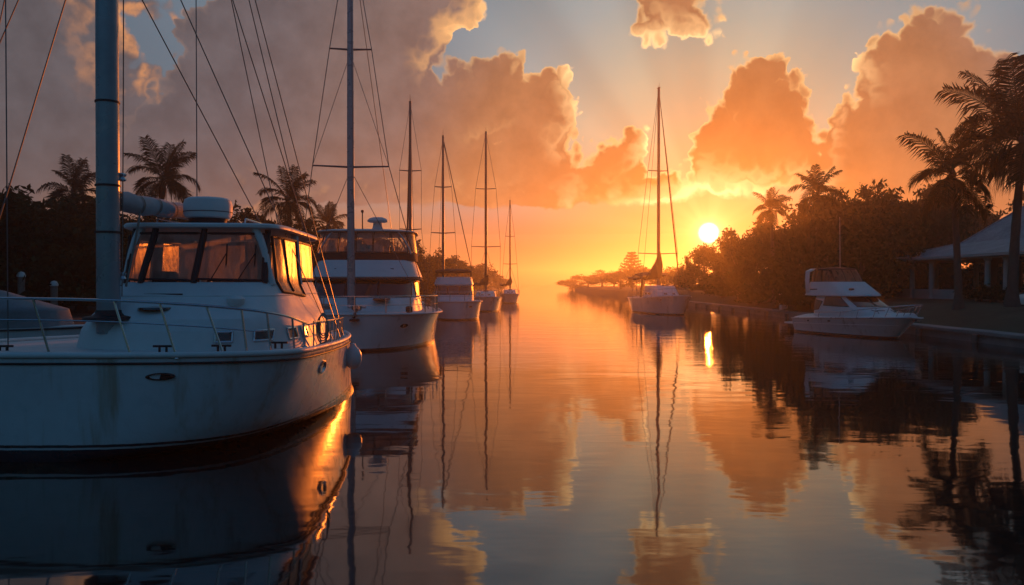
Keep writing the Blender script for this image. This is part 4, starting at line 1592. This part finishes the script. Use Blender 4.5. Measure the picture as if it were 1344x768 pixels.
    mb.lathe([(0.26, 0.0), (0.25, 0.03), (0.02, 0.05)], (X(1.25), 0.62, 2.10), 18)
    mb.build('deck_hatch', M['glass'], root)
    # coiled line hung at the quarter rail
    mb = MB()
    for k in range(4):
        c_ = Vector((X(3.0), 2.78, 1.78 - 0.01 * k))
        mb.tube([c_ + Vector((0.02 * k, (0.07 + 0.012 * k) * math.cos(a), (0.20 + 0.015 * k) * math.sin(a) - 0.02 * k)) for a in [2 * PI * i / 14 for i in range(15)]], 0.012, 5)
    mb.build('rope_coil', M['rope'], root)
    # the fender is a thing of its own
    p = root.matrix_basis @ h.pt(0.50, 1, 0.72)
    return root, h


def fender(loc, label):
    o = empty('fender', loc, 0, label, 'fender')
    mb = MB()
    mb.lathe([(0.02, -0.25), (0.08, -0.235), (0.15, -0.17), (0.185, -0.08), (0.19, 0.0), (0.18, 0.08), (0.14, 0.17), (0.07, 0.235), (0.05, 0.29), (0.02, 0.30)], (0, 0, 0), 18)
    mb.build('body', M['fender'], o)
    mb = MB()
    mb.tube([(0, 0, 0.28), (-0.12, 0.0, 0.45)], 0.012, 5)
    mb.build('lanyard', M['rope'], o)
    return o


# ------------------------------------------------------------------ the flybridge motor yacht
def flybridge_boat():
    L = 13.0
    stem = Vector((-5.7, 28.9))
    fwd = Vector((0.10, -0.995)).normalized()
    c = stem - fwd * (L / 2)
    root = empty('flybridge_yacht', (c.x, c.y, 0), math.atan2(fwd.y, fwd.x), 'white flybridge motor yacht with a tall foredeck mast and radar on its hardtop', 'motor yacht')
    root.scale = (1, 1.20, 1.05)
    X = lambda s: L / 2 - s
    h = Hull(L, 2.62, 1.33, 1.22, 4.6, 2.5, 2.42, 7.0, 2.0, rake=0.2, srake=0.3, stern=0.9, sternw=0.92, flare=1.2)
    h.shell(M['hull'], root, 50)
    h.deck(M['deck'], root, 50, 0.07)
    h.rub(M['gel'], root, 0.05, -0.03)
    h.hawse(M['black'], root, 0.055, 1, 0.66, 0.17, 0.08)
    h.hawse(M['black'], root, 0.055, -1, 0.66, 0.17, 0.08)
    lo = House([(1.30, X(1.6), X(11.0), 0, 1.95, 3.0), (1.55, X(1.9), X(11.0), 0, 1.92, 3.2), (1.78, X(2.3), X(11), 0, 1.9, 3.6), (1.84, X(2.7), X(11), 0, 1.88, 4.0), (2.52, X(3.3), X(11), 0, 1.84, 4.2), (2.64, X(3.2), X(11), 0, 1.95, 4.2),
                (3.30, X(3.9), X(9.6), 0, 1.72, 4.2)])
    lo.loft('deckhouse', M['gel'], root, 1.30, 2.56, False, 6)
    lo.loft('flybridge_coaming', M['gel'], root, 2.56, 3.30, True, 5)
    # dark windscreen band in three panes and the side windows
    for a, b in ((-1.62, -0.56), (-0.52, 0.52), (0.56, 1.62)):
        lo.window('windscreen', M['glass'], M['black'], root, 'front', [(a, 1.86), (b, 1.86), (b * 0.98, 2.46), (a * 0.98, 2.46)], 0.012, 0.02)
    for face in ('port', 'starboard'):
        for a, b in ((X(4.0), X(5.2)), (X(5.35), X(6.6)), (X(6.75), X(8.4))):
            lo.window('side_window', M['vinyl_dark'] if face == 'port' else M['glass'], M['black'], root, face, [(a, 1.86), (b, 1.86), (b, 2.44), (a - 0.1, 2.44)], 0.012, 0.025)
    mb = MB()
    rg = [Vector((p.x + (0.15 if p.x > 0 else -0.1), p.y * 1.06, p.z)) for p in lo.ring(2.56)]
    slab_roof('brow', M['canvas_dark'], root, rg, 2.50, 0.09, 0.0)
    # flybridge: dark canvas skirt, clear curtains, hardtop
    up = House([(3.28, X(3.95), X(9.3), 0, 1.80, 4.0), (3.62, X(4.0), X(9.3), 0, 1.78, 4.0), (4.46, X(4.40), X(9.1), 0, 1.68, 3.6)])
    up.loft('canvas_skirt', M['canvas_dark'], root, 3.28, 3.60, False, 3)
    ed = [-1.5, -0.9, -0.3, 0.3, 0.9, 1.5]
    for a, b in zip(ed, ed[1:]):
        up.window('clear_curtain', M['vinyl'], M['black'], root, 'front', [(a + 0.02, 3.62), (b - 0.02, 3.62), (b * 0.97 - 0.02, 4.42), (a * 0.97 + 0.02, 4.42)], 0, 0.014)
    for face in ('port', 'starboard'):
        for a, b in ((X(4.75), X(6.2)), (X(6.25), X(7.6)), (X(7.65), X(8.9))):
            up.window('clear_curtain', M['vinyl'], M['black'], root, face, [(a, 3.62), (b, 3.62), (b, 4.42), (a, 4.42)], 0, 0.014)
    for s in (-1, 1):
        for u in (4.55, 6.9, 9.0):
            up.post(M['alu'], root, 'port' if s > 0 else 'starboard', (X(u), 3.55), (X(u), 4.48), 0.035)
    rg = [Vector((p.x + (0.15 if p.x > X(6.7) else -0.2), p.y * 1.07, p.z)) for p in up.ring(4.46)]
    slab_roof('hardtop', M['gel'], root, rg, 4.45, 0.06, 0.15)
    mb = MB()
    mb.box((X(5.2), 0.15, 3.72), (0.5, 0.9, 0.5), bev=0.08)
    mb.build('helm_console', M['deck'], root)
    mb = MB()
    for y in (-0.5, 0.5):
        mb.box((X(6.6), y, 3.75), (0.5, 0.5, 0.5), bev=0.08)
        mb.box((X(6.8), y, 4.0), (0.12, 0.48, 0.5), bev=0.05)
    mb.build('helm_seats', M['deck'], root)
    # radar on the hardtop
    mb = MB()
    rc = (X(4.7), 0.42, 4.60)
    mb.lathe([(0.20, -0.05), (0.17, 0.05), (0.15, 0.22)], rc, 16)
    mb.lathe([(0.28, 0.22), (0.35, 0.25), (0.36, 0.30), (0.30, 0.38), (0.18, 0.43), (0.01, 0.44)], rc, 22)
    mb.build('radar', M['gel'], root)
    mb = MB()
    mb.tube([(X(4.6), -0.1, 4.5), (X(4.6), -0.1, 5.2)], 0.02, 6)
    mb.lathe([(0.02, 0), (0.05, 0.02), (0.05, 0.1), (0.01, 0.12)], (X(4.6), -0.1, 5.2), 10)
    mb.build('anchor_light', M['black'], root)
    # tall mast at the foredeck
    mx = X(1.55)
    my = -0.25
    mo = mast(root, mx, my, 1.5, 15.5, 0.115, M['mast'], ((6.6, 1.20), (10.85, 0.66)), 0.012)
    for s in (-1, 1):
        wire(root, [Vector((mx - 1.2, s * 2.2, 1.4)), Vector((mx - 0.12, my + s * 1.2, 6.66)), Vector((mx - 0.12, my + s * 0.66, 10.9)), Vector((mx, my, 15.3))], 0.014, 'shroud')
        wire(root, [Vector((mx - 0.6, s * 2.1, 1.4)), Vector((mx, my, 6.5))], 0.010, 'shroud')
        wire(root, [Vector((mx - 0.12, my + s * 1.2, 6.66)), Vector((mx, my, 10.7))], 0.009, 'shroud')
    wire(root, [Vector((X(0.15), 0, 1.4)), Vector((mx, my, 15.0))], 0.012)
    wire(root, [Vector((X(12.6), 1.0, 1.4)), Vector((mx, my, 15.3))], 0.012)
    # rails
    rail(root, h, h.around(0.34, 0.34, 0.12, 0.60, 26), 0.62, 0.95, 'bow_rail', 0.020)
    for s in (1, -1):
        rail(root, h, h.line(0.36, 0.98, s, 0.12, 0.62, 16, 1.0), 0.64, 0.8, 'side_rail', 0.018)
    # foredeck: windlass, hatch, sun pad, coiled hose
    mb = MB()
    mb.box((X(0.75), 0, 1.52), (0.35, 0.3, 0.22), bev=0.05)
    mb.tube([(X(0.75), -0.28, 1.56), (X(0.75), 0.28, 1.56)], 0.07, 10)
    mb.build('windlass', M['steel'], root)
    mb = MB()
    mb.box((X(2.05), 0.7, 1.80), (0.55, 0.55, 0.07), bev=0.03)
    mb.build('hatch', M['glass'], root)
    mb = MB()
    for i in range(26):
        a = i * 0.9
        mb.tube([(X(1.1) + 0.25 * math.cos(a), -1.1 + 0.3 * math.sin(a), 1.46 + 0.007 * i), (X(1.1) + 0.25 * math.cos(a + 0.9), -1.1 + 0.3 * math.sin(a + 0.9), 1.467 + 0.007 * i)], 0.022, 5)
    mb.build('coiled_hose', M['rope'], root)
    mb = MB()
    mb.tube([(X(-0.35), 0, 1.22), (X(0.5), 0, 1.45)], 0.05, 7)
    mb.box((X(-0.2), 0, 1.12), (0.35, 0.28, 0.08), bev=0.03)
    mb.build('anchor', M['black'], root)
    for s, t in ((1, 0.075), (-1, 0.06)):
        p = h.sheer(t, s, 0.3)
        mb = MB()
        mb.box((p.x, p.y, p.z + 0.12), (0.24, 0.16, 0.24), 0.4, 0.05)
        mb.build('bollard', M['black'], root)
    for y in (-0.9, 0.95):
        mb = MB()
        mb.box((X(3.62), y, 2.92), (0.10, 0.16, 0.10), bev=0.03)
        mb.build('horn', M['black'], root)
    return root, h


# ------------------------------------------------------------------ small bridge-deck cruiser with dark canopy and a mast
def canopy_boat():
    L = 9.5
    stem = Vector((-3.75, 53.5))
    fwd = Vector((0.06, -0.998)).normalized()
    c = stem - fwd * (L / 2)
    root = empty('trawler_cruiser', (c.x, c.y, 0), math.atan2(fwd.y, fwd.x), 'white trawler cruiser under a flat dark canopy, moored behind the flybridge yacht', 'motor boat')
    X = lambda s: L / 2 - s
    h = Hull(L, 1.78, 1.32, 1.2, 3.0, 2.3, 1.62, 4.0, 2.0, rake=0.2, srake=0.2, stern=0.9, sternw=0.9)
    h.shell(M['hull'], root)
    h.deck(M['deck'], root)
    h.rub(M['gel'], root, 0.05)
    h.hawse(M['black'], root, 0.05, 1, 0.7, 0.14, 0.06)
    lo = House([(1.2, X(1.2), X(8), -0.2, 1.45, 3.4), (1.68, X(1.7), X(8), -0.2, 1.42, 4), (2.35, X(2.0), X(8), -0.2, 1.36, 4), (2.42, X(1.9), X(8), -0.2, 1.42, 4), (2.95, X(2.3), X(7.5), -0.2, 1.28, 4)])
    lo.loft('deckhouse', M['gel'], root, 1.2, 2.4, False, 5)
    lo.loft('flybridge_coaming', M['gel'], root, 2.4, 2.95, True, 4)
    for a, b in ((-1.15, -0.42), (-0.38, 0.38), (0.42, 1.15)):
        lo.window('windscreen', M['glass'], M['black'], root, 'front', [(a, 1.72), (b, 1.72), (b, 2.30), (a, 2.30)], 0.012, 0.02)
    for face in ('port', 'starboard'):
        for a, b in ((X(2.5), X(3.9)), (X(4.1), X(5.6))):
            lo.window('side_window', M['vinyl_dark'], M['black'], root, face, [(a, 1.72), (b, 1.72), (b, 2.3), (a, 2.3)], 0.012, 0.02)
    rg = [Vector((p.x, p.y, 3.3)) for p in House([(3.3, X(2.2), X(6.6), -0.2, 1.32, 4)]).ring(3.3)]
    slab_roof('canopy', M['canvas_dark'], root, rg, 3.26, 0.16, 0.14)
    for x in (2.45, 4.4, 6.4):
        for y in (-1.42, 1.02):
            mb = MB()
            mb.tube([(X(x), y, 2.8), (X(x), y, 3.32)], 0.03, 6)
            mb.build('canopy_post', M['black'], root)
    mx, my = X(3.0), -0.95
    mast(root, mx, my, 1.3, 12.9, 0.10, M['wire'], ((6.05, 0.85), (9.3, 0.6)), 0.016)
    wire(root, [Vector((mx - 0.1, my, 12.8)), Vector((X(3.6), 1.1, 3.4))], 0.032, 'stay')
    wire(root, [Vector((mx - 0.1, my, 12.8)), Vector((X(7.0), -1.5, 1.3))], 0.014, 'stay')
    for s in (-1, 1):
        wire(root, [Vector((mx - 0.5, my + s * 1.15, 1.4)), Vector((mx - 0.12, my + s * 0.85, 6.1)), Vector((mx - 0.12, my + s * 0.6, 9.36)), Vector((mx, my, 12.7))], 0.014, 'shroud')
    rail(root, h, h.around(0.4, 0.4, 0.12, 0.6, 20), 0.62, 1.0, 'bow_rail', 0.022)
    return root, h


# ------------------------------------------------------------------ express cruiser on the right
def express_cruiser():
    L = 7.2
    tip = Vector((17.55, 34.75))
    fwd = Vector((0.24, -0.971)).normalized()
    c = tip - fwd * (L / 2)
    root = empty('express_cruiser', (c.x, c.y, 0), math.atan2(fwd.y, fwd.x), 'white express cruiser with a smoked canvas top moored by the sea wall', 'motor boat')
    X = lambda s: L / 2 - s
    K = lambda s: L / 2 - (s - 0.75)
    h = Hull(L, 1.42, 1.02, 0.74, 5.2, 2.1, 1.22, 5.0, 1.9, rake=1.15, srake=0.0, stern=0.93, sternw=0.92, flare=1.0)
    h.shell(M['hull'], root, 46)
    h.deck(M['gel'], root, 46, 0.22)
    h.rub(M['alu'], root, 0.03, -0.03)
    # chine knuckle along the topsides
    mb = MB()
    for s in (1, -1):
        mb.tube([h.pt(t, s, 0.62) for t in [0.02 + 0.96 * i / 24 for i in range(25)]], 0.018, 6)
    mb.build('spray_rail', M['gel'], root)
    for s in (1, -1):
        h.hawse(M['black'], root, 0.55, s, 0.80, 0.10, 0.05)
        h.hawse(M['black'], root, 0.78, s, 0.80, 0.06, 0.05)
    # low cabin sweeping up to a raked windscreen, flybridge coaming on top
    lo = House([(0.80, X(1.2), K(7.2), 0, 1.22, 2.6), (1.12, X(1.7), K(7.1), 0, 1.14, 2.8), (1.36, K(3.0), K(7.0), 0, 1.10, 3.4), (1.86, K(4.1), K(6.7), 0, 1.02, 4.0), (1.90, K(3.75), K(7.6), 0, 1.16, 4.0), (1.98, K(3.8), K(7.55), 0, 1.15, 4),
                (2.58, K(4.85), K(7.25), 0, 0.98, 4.0)])
    lo.loft('cabin', M['gel'], root, 0.80, 1.88, False, 6)
    lo.loft('flybridge_coaming', M['gel'], root, 1.88, 2.58, True, 5)
    for a, b in ((-0.85, -0.03), (0.03, 0.85)):
        lo.window('windscreen', M['glass'], M['black'], root, 'front', [(a, 1.40), (b, 1.40), (b * 0.97, 1.84), (a * 0.97, 1.84)], 0.012, 0.016)
    for face in ('port', 'starboard'):
        lo.window('side_window', M['glass'], M['black'], root, face, [(K(3.75), 1.40), (K(5.6), 1.42), (K(5.5), 1.83), (K(4.45), 1.83)], 0.012, 0.016)
        lo.window('quarter_window', M['vinyl_dark'], M['black'], root, face, [(K(6.0), 1.22), (K(6.55), 1.18), (K(6.6), 1.72), (K(5.7), 1.62)], 0.012, 0.016)
        lo.window('vent', M['black'], None, root, face, [(K(6.1), 2.18), (K(6.75), 2.16), (K(6.75), 2.22), (K(6.1), 2.23)], 0.012)
    mb = MB()
    p = lo.pt('front', -0.55, 2.2, 0.02)
    mb.box(p, (0.12, 0.26, 0.10), 0.1, 0.03)
    mb.build('spotlight', M['black'], root)
    # smoked canvas enclosure with hoops
    up = House([(2.56, K(4.95), K(7.2), 0, 0.96, 3.6), (2.9, K(5.15), K(7.15), 0, 0.95, 3.4), (3.22, K(5.4), K(7.0), 0, 0.88, 3.0)])
    for a, b in ((-0.8, -0.27), (-0.27, 0.27), (0.27, 0.8)):
        up.window('clear_curtain', M['vinyl_dark'], M['canvas_dark'], root, 'front', [(a, 2.58), (b, 2.58), (b * 0.9, 3.19), (a * 0.9, 3.19)], 0, 0.02)
    for face in ('port', 'starboard'):
        for a, b, c_, d_ in ((K(5.1), K(5.8), K(5.95), K(5.6)), (K(5.9), K(6.5), K(6.35), K(6.05)), (K(6.6), K(7.1), K(6.9), K(6.5))):
            up.window('clear_curtain', M['vinyl_dark'], M['canvas_dark'], root, face, [(a, 2.58), (b, 2.58), (c_, 3.16), (d_, 3.16)], 0, 0.022)
    rg = [Vector((p.x * 1.0, p.y * 1.02, p.z)) for p in up.ring(3.22)]
    slab_roof('canvas_top', M['canvas_dark'], root, rg, 3.19, 0.04, 0.08)
    # radar arch at the aft end
    mb = MB()
    rows = []
    for (y, z, x) in ((-1.10, 2.0, 6.85), (-1.08, 2.6, 6.95), (-1.0, 3.08, 7.02), (-0.7, 3.2, 7.03), (0, 3.22, 7.03), (0.7, 3.2, 7.03), (1.0, 3.08, 7.02), (1.08, 2.6, 6.95), (1.10, 2.0, 6.85)):
        rows.append([(K(x) + 0.16, y * 0.98, z - 0.02), (K(x) + 0.16, y * 1.02, z + 0.04), (K(x) - 0.16, y * 1.02, z + 0.05), (K(x) - 0.16, y * 0.98, z - 0.01)])
    mb.grid(rows, True)
    mb.poly(rows[0])
    mb.poly(rows[-1])
    mb.build('radar_arch', M['gel'], root)
    mb = MB()
    mb.tube([(K(6.9), 0.8, 3.0), (K(6.95), 0.8, 5.9)], [0.018, 0.010], 6)
    mb.build('antenna', M['paint'], root)
    # bow rail reaching past the stem, low side rail
    top = h.around(0.72, 0.72, 0.10, 0.0, 26)
    tp = []
    n = len(top)
    for p in top:
        u = max(0.0, min(1.0, (p.x - X(3.2)) / 3.4))
        tp.append(Vector((p.x + 0.42 * u ** 2, p.y, p.z + 0.26 + 0.30 * u)))
    mb = MB()
    mb.tube(tp, 0.020, 8)
    mb.build('bow_rail', M['steel'], root)
    for i in (1, 6, 10, 14, 17, 20, 22, 24, 26, 28, 30, 32, 35, 38, 42, 46, 51):
        s = MB()
        s.tube([top[i] + Vector((-0.10, 0, -0.02)), tp[i]], 0.016, 6)
        s.build('stanchion', M['steel'], root)
    # anchor roller, hatch and grab rails on the foredeck
    mb = MB()
    mb.box((X(-0.05), 0, 1.0), (0.75, 0.26, 0.06), bev=0.02)
    mb.build('bow_roller', M['gel'], root)
    mb = MB()
    mb.tube([(X(-0.35), 0, 0.98), (X(0.05), 0, 0.86)], 0.035, 6)
    mb.box((X(-0.22), 0, 0.84), (0.30, 0.20, 0.06), bev=0.02)
    mb.build('anchor', M['steel'], root)
    mb = MB()
    mb.box((X(2.2), -0.1, 1.23), (0.5, 0.45, 0.06), bev=0.02)
    mb.build('hatch', M['glass'], root)
    for y in (-0.62, 0.62):
        mb = MB()
        mb.tube([(X(1.7), y * 0.7, 1.12), (X(1.75), y * 0.7, 1.20), (X(2.6), y, 1.36), (X(2.65), y, 1.3)], 0.014, 6)
        mb.build('grab_rail', M['black'], root)
    mb = MB()
    mb.box((X(0.9), 0, 1.16), (0.26, 0.22, 0.14), bev=0.04)
    mb.build('windlass', M['steel'], root)
    mb = MB()
    mb.box((X(7.85), 0, 0.42), (0.6, 2.3, 0.09), bev=0.03)
    mb.build('swim_platform', M['gel'], root)
    return root, h


# ------------------------------------------------------------------ covered skiff behind the near boat
def covered_boat():
    p = at(22, 400, 23.0)
    root = empty('covered_runabout', (p.x, p.y + 0.3, 0), R(-6), 'small boat under a grey tarpaulin glimpsed through the bow rail left of the thick mast', 'boat')
    L = 4.6
    h = Hull(L, 0.95, 1.30, 1.15, 2.2, 2.0, 0.8, 2.4, 1.8, rake=0.4, stern=0.9)
    h.shell(M['hull'], root, 24)
    h.deck(M['deck'], root, 24)
    h.rub(M['black'], root, 0.03)
    ho = House([(1.1, L * 0.30, -L * 0.46, 0, 0.9, 3.4), (1.75, L * 0.26, -L * 0.45, 0, 0.86, 3.0), (2.05, L * 0.02, -L * 0.40, 0, 0.62, 2.6), (2.28, -L * 0.14, -L * 0.34, 0, 0.3, 2.2)])
    ho.loft('tarpaulin', M['canvas_grey'], root, 1.1, 2.28, True, 8, 0.05, 60)
    return root


# ------------------------------------------------------------------ pavilion
def pavilion():
    ox, oy = 28.5, 52.0
    root = empty('pavilion', (ox, oy, 1.42), 0, 'open sided pavilion with pale columns and grey hipped roof behind the lawn', 'building')
    y0, y1 = -19.0, 7.4       # along the canal (local y)
    dx = 14.0
    mb = MB()
    mb.box((dx / 2, (y0 + y1) / 2, -0.12), (dx + 0.6, y1 - y0 + 0.6, 0.34), bev=0.03)
    mb.build('plinth', M['conc'], root)
    ze = 2.62
    cols = [y1 - 0.2, y1 - 2.6, y1 - 5.2, y1 - 8.4, y1 - 11.6, y1 - 13.4, y1 - 16.4, y1 - 19.4, y1 - 22.4, y1 - 25.8]
    for y in cols:
        c = MB()
        c.lathe([(0.24, 0.04), (0.24, 0.12), (0.19, 0.16), (0.18, 0.3), (0.165, 1.6), (0.155, 2.42), (0.2, 2.46), (0.23, 2.52), (0.23, 2.6)], (0.05, y, 0), 14)
        c.build('column', M['wall'], root)
    for x in (3.0, 6.0, 9.0):
        c = MB()
        c.lathe([(0.24, 0.04), (0.24, 0.12), (0.19, 0.16), (0.18, 0.3), (0.165, 1.6), (0.155, 2.42), (0.2, 2.46), (0.23, 2.52), (0.23, 2.6)], (x, y1 - 0.2, 0), 14)
        c.build('column', M['wall'], root)
    # beam over the columns
    mb = MB()
    mb.box((0.05, (y0 + y1) / 2 - 0.1, ze + 0.11), (0.34, y1 - y0 - 0.1, 0.26))
    mb.build('beam', M['wall'], root, False)
    mb = MB()
    mb.box((dx / 2 + 0.2, y1 - 0.25, ze + 0.11), (dx - 0.5, 0.3, 0.26))
    mb.build('beam', M['wall'], root, False)
    # low walls between the first columns
    for a, b in zip(cols[:4], cols[1:4]):
        mb = MB()
        mb.box((0.05, (a + b) / 2, 0.36), (0.16, abs(a - b) - 0.4, 0.64), bev=0.02)
        mb.build('low_wall', M['wall'], root)
    # back room with openings and piers
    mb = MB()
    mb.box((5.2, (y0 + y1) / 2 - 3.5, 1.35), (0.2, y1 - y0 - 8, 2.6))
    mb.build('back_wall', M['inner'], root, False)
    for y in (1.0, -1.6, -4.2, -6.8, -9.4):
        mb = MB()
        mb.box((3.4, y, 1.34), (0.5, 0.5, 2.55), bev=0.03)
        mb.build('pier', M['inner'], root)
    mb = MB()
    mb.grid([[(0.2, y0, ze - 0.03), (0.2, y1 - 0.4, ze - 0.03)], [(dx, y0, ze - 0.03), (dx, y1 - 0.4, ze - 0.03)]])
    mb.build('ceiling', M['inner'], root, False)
    # two-pitch hipped roof with a real eave
    o = 0.65
    r = [((-o, y0 - o), (dx + o, y1 + o), ze + 0.24), ((3.2, y0 + 3.2), (dx - 3.2, y1 - 3.2), ze + 1.30), ((7.0, y0 + 7), (dx - 7.0, y1 - 7), ze + 4.6)]
    rows = []
    for (xa, ya), (xb, yb), z in r:
        rows.append([(xa, ya, z), (xb, ya, z), (xb, yb, z), (xa, yb, z)])
    mb = MB()
    mb.grid([rows[0], rows[1], rows[2]], True)
    rf = mb.build('roof', M['shingle'], root, False)
    mb = MB()
    (xa, ya), (xb, yb), z = r[0]
    out = [(xa, ya), (xb, ya), (xb, yb), (xa, yb)]
    ins = [(xa + 0.55, ya + 0.55), (xb - 0.55, ya + 0.55), (xb - 0.55, yb - 0.55), (xa + 0.55, yb - 0.55)]
    mb.grid([[(p[0], p[1], z - 0.004) for p in out], [(p[0], p[1], z - 0.17) for p in out], [(p[0], p[1], z - 0.19) for p in ins]], True)
    mb.build('eave', M['wall'], rf, False)
    for a, b in (((xa, yb, z), (3.2, y1 - 3.2, r[1][2])), ((3.2, y1 - 3.2, r[1][2]), (7.0, y1 - 7, r[2][2])), ((xa, ya, z), (3.2, y0 + 3.2, r[1][2])), ((3.2, y0 + 3.2, r[1][2]), (7.0, y0 + 7, r[2][2]))):
        mb = MB()
        mb.tube([a, b], 0.08, 6)
        mb.build('hip_cap', M['shingle'], rf)
    return root


def bits():
    # clipped bushes along the pavilion front
    me = crown_meshes('garden shrub', 77, M['leaf'], 1.5, 1.0, 6, 60, 26, 0.09)
    k = 0
    for y in (47.2, 45.6, 44.0, 42.2, 40.6):
        k += 1
        place_tree('garden_shrub', me, (27.6 + 0.1 * (k % 2), y, 1.38), k * 1.3, 0.95, 0.62 + 0.05 * (k % 3), 'low dark shrub planted along the pavilion front between the tall palms', 'shrub', 'low shrubs along the pavilion front')
    # mulch mounds at the palm feet are part of the lawn's planting
    # white service pedestal at the sea wall
    p = at(1023, 405, 51)
    o = empty('service_pedestal', (20.6, 60.4, 0.5), 0, 'white dock service pedestal standing on the sea wall left of the cruiser', 'pedestal')
    mb = MB()
    mb.box((0, 0, 0.55), (0.5, 0.5, 1.15), bev=0.05, taper=0.9)
    mb.build('body', M['paint'], o)
    mb = MB()
    mb.box((0, 0, 1.2), (0.6, 0.6, 0.16), bev=0.05, taper=0.7)
    mb.build('cap', M['paint'], o)
    mb = MB()
    mb.box((0, -0.255, 0.75), (0.26, 0.03, 0.3), bev=0.01)
    mb.build('socket_plate', M['black'], o)
    # pale overturned dinghy on the lawn at the right edge
    p = at(1352, 389, 40)
    o = empty('upturned_dinghy', (p.x, p.y, right_z(p.x, p.y) + 0.02), R(80), 'pale upturned dinghy on the lawn at the right edge behind the tallest palm', 'dinghy')
    mb = MB()
    rows = []
    for i in range(15):
        u = -1 + 2 * i / 14
        w = 0.68 * max(0.03, 1 - abs(max(u, -0.2) + 0.2) ** 2.4 / 1.2 ** 2.4) ** 0.6
        hh = 0.52 * max(0.12, 1 - abs(u) ** 4 * 0.8)
        rows.append([(1.45 * u, w * math.cos(a), 0.03 + hh * max(0, math.sin(a)) ** 0.75) for a in [PI * k / 12 for k in range(13)]])
    mb.grid(rows)
    mb.poly(rows[0])
    mb.poly(rows[-1])
    mb.build('hull', M['paint'], o, True, 60)
    mb = MB()
    mb.tube([(1.35 * (1 - i / 7) - 1.3 * i / 7, 0, 0.56 + 0.01 * math.sin(i)) for i in range(8)], 0.03, 6)
    mb.build('keel_strip', M['timber'], o)
    # mooring posts on the left bank
    for px, top, d, lab, m in ((28, 358, 33, 'pale mooring post on the dark bank at the far left', M['paint']), (71, 370, 34, 'short white capped post on the dark bank right of the covered boat', M['paint'])):
        p = at(px, top, d)
        x = p.x
        z = left_z(x, p.y)
        o = empty('mooring_post', (x, p.y, z), 0, lab, 'post', 'posts on the dark left bank')
        mb = MB()
        mb.tube([(0, 0, -0.4), (0, 0, p.z - z - 0.1)], 0.14, 10)
        mb.build('shaft', M['timber'], o)
        mb = MB()
        mb.lathe([(0.16, -0.1), (0.17, -0.02), (0.10, 0.10), (0.01, 0.13)], (0, 0, p.z - z - 0.08), 12)
        mb.build('cap', m, o)
    # slim lamp posts with pale globes along the sea wall under the trees
    for px, y in ((985, 78), (1040, 58)):
        o = empty('lamp_post', (21.6 + (0.4 if px < 1000 else 0.9), y, right_z(22.2, y)), 0, 'slim unlit garden lamp post ' + ('nearer the sun on the right bank' if px < 1000 else 'just left of the cruiser stern'), 'lamp post', 'garden lamp posts on the right bank')
        mb = MB()
        mb.tube([(0, 0, -0.2), (0, 0, 1.35)], 0.035, 8)
        mb.build('pole', M['black'], o)
        mb = MB()
        mb.lathe([(0.05, 1.32), (0.10, 1.36), (0.13, 1.45), (0.10, 1.55), (0.02, 1.59)], (0, 0, 0), 12)
        mb.build('globe', M['paint'], o)


def build_boats():
    r1, h1 = near_boat()
    p = at(463, 469, 17.0)
    fender((p.x, p.y, p.z), 'round white fender hanging at the near boat\'s lit quarter')
    flybridge_boat()
    canopy_boat()
    # moored sailboats beyond, bows towards the camera
    fwd = lambda a: math.atan2(-math.cos(a), math.sin(a))
    sailboat('moored_sailboat', (-6.1, 48.2, 0), fwd(0.05), 8.0, 2.6, 1.1, 0.6, 13.3, 0.10, 'sailboat hidden behind the flybridge yacht, only its bare dark mast showing', ((5.7, 0.65), (9.2, 0.65)), 0.012)
    sailboat('moored_sailboat', (-2.45, 75.0, 0), fwd(0.02), 10.5, 3.0, 1.35, 0.6, 16.6, 0.13, 'white sailboat with a brown sail bundle, moored between the canopy cruiser and the smaller sailboat', ((5.9, 1.35), (11.3, 0.95)), 0.018, full=2.6, sail_lift=0.8, swing=0.4, th=0.5)
    sailboat('moored_sailboat', (-0.25, 104, 0), fwd(0.0), 10.0, 2.6, 1.25, 0.3, 13.3, 0.11, 'smallest and farthest white sailboat on the left, closest to the open water', ((5.0, 0.9), (8.6, 0.6)), 0.022, full=2.6, sail_lift=0.9, swing=0.35, th=0.5)
    # the sailboat alone in the fairway
    sailboat('moored_sailboat', (12.45, 67.2, 0), fwd(0.15), 10.2, 3.5, 1.55, -0.3, 19.0, 0.14, 'lone white sailboat with a brown sail hood lying in the fairway left of the sun', ((5.0, 1.75), (12.0, 0.9)), 0.02, dodger=True, full=2.4, sail_lift=2.1, bundle=0.34, swing=0.35, th=0.85)
    express_cruiser()
    covered_boat()
    pavilion()
    bits()

make_materials()
build_setting()
build_trees()
build_boats()
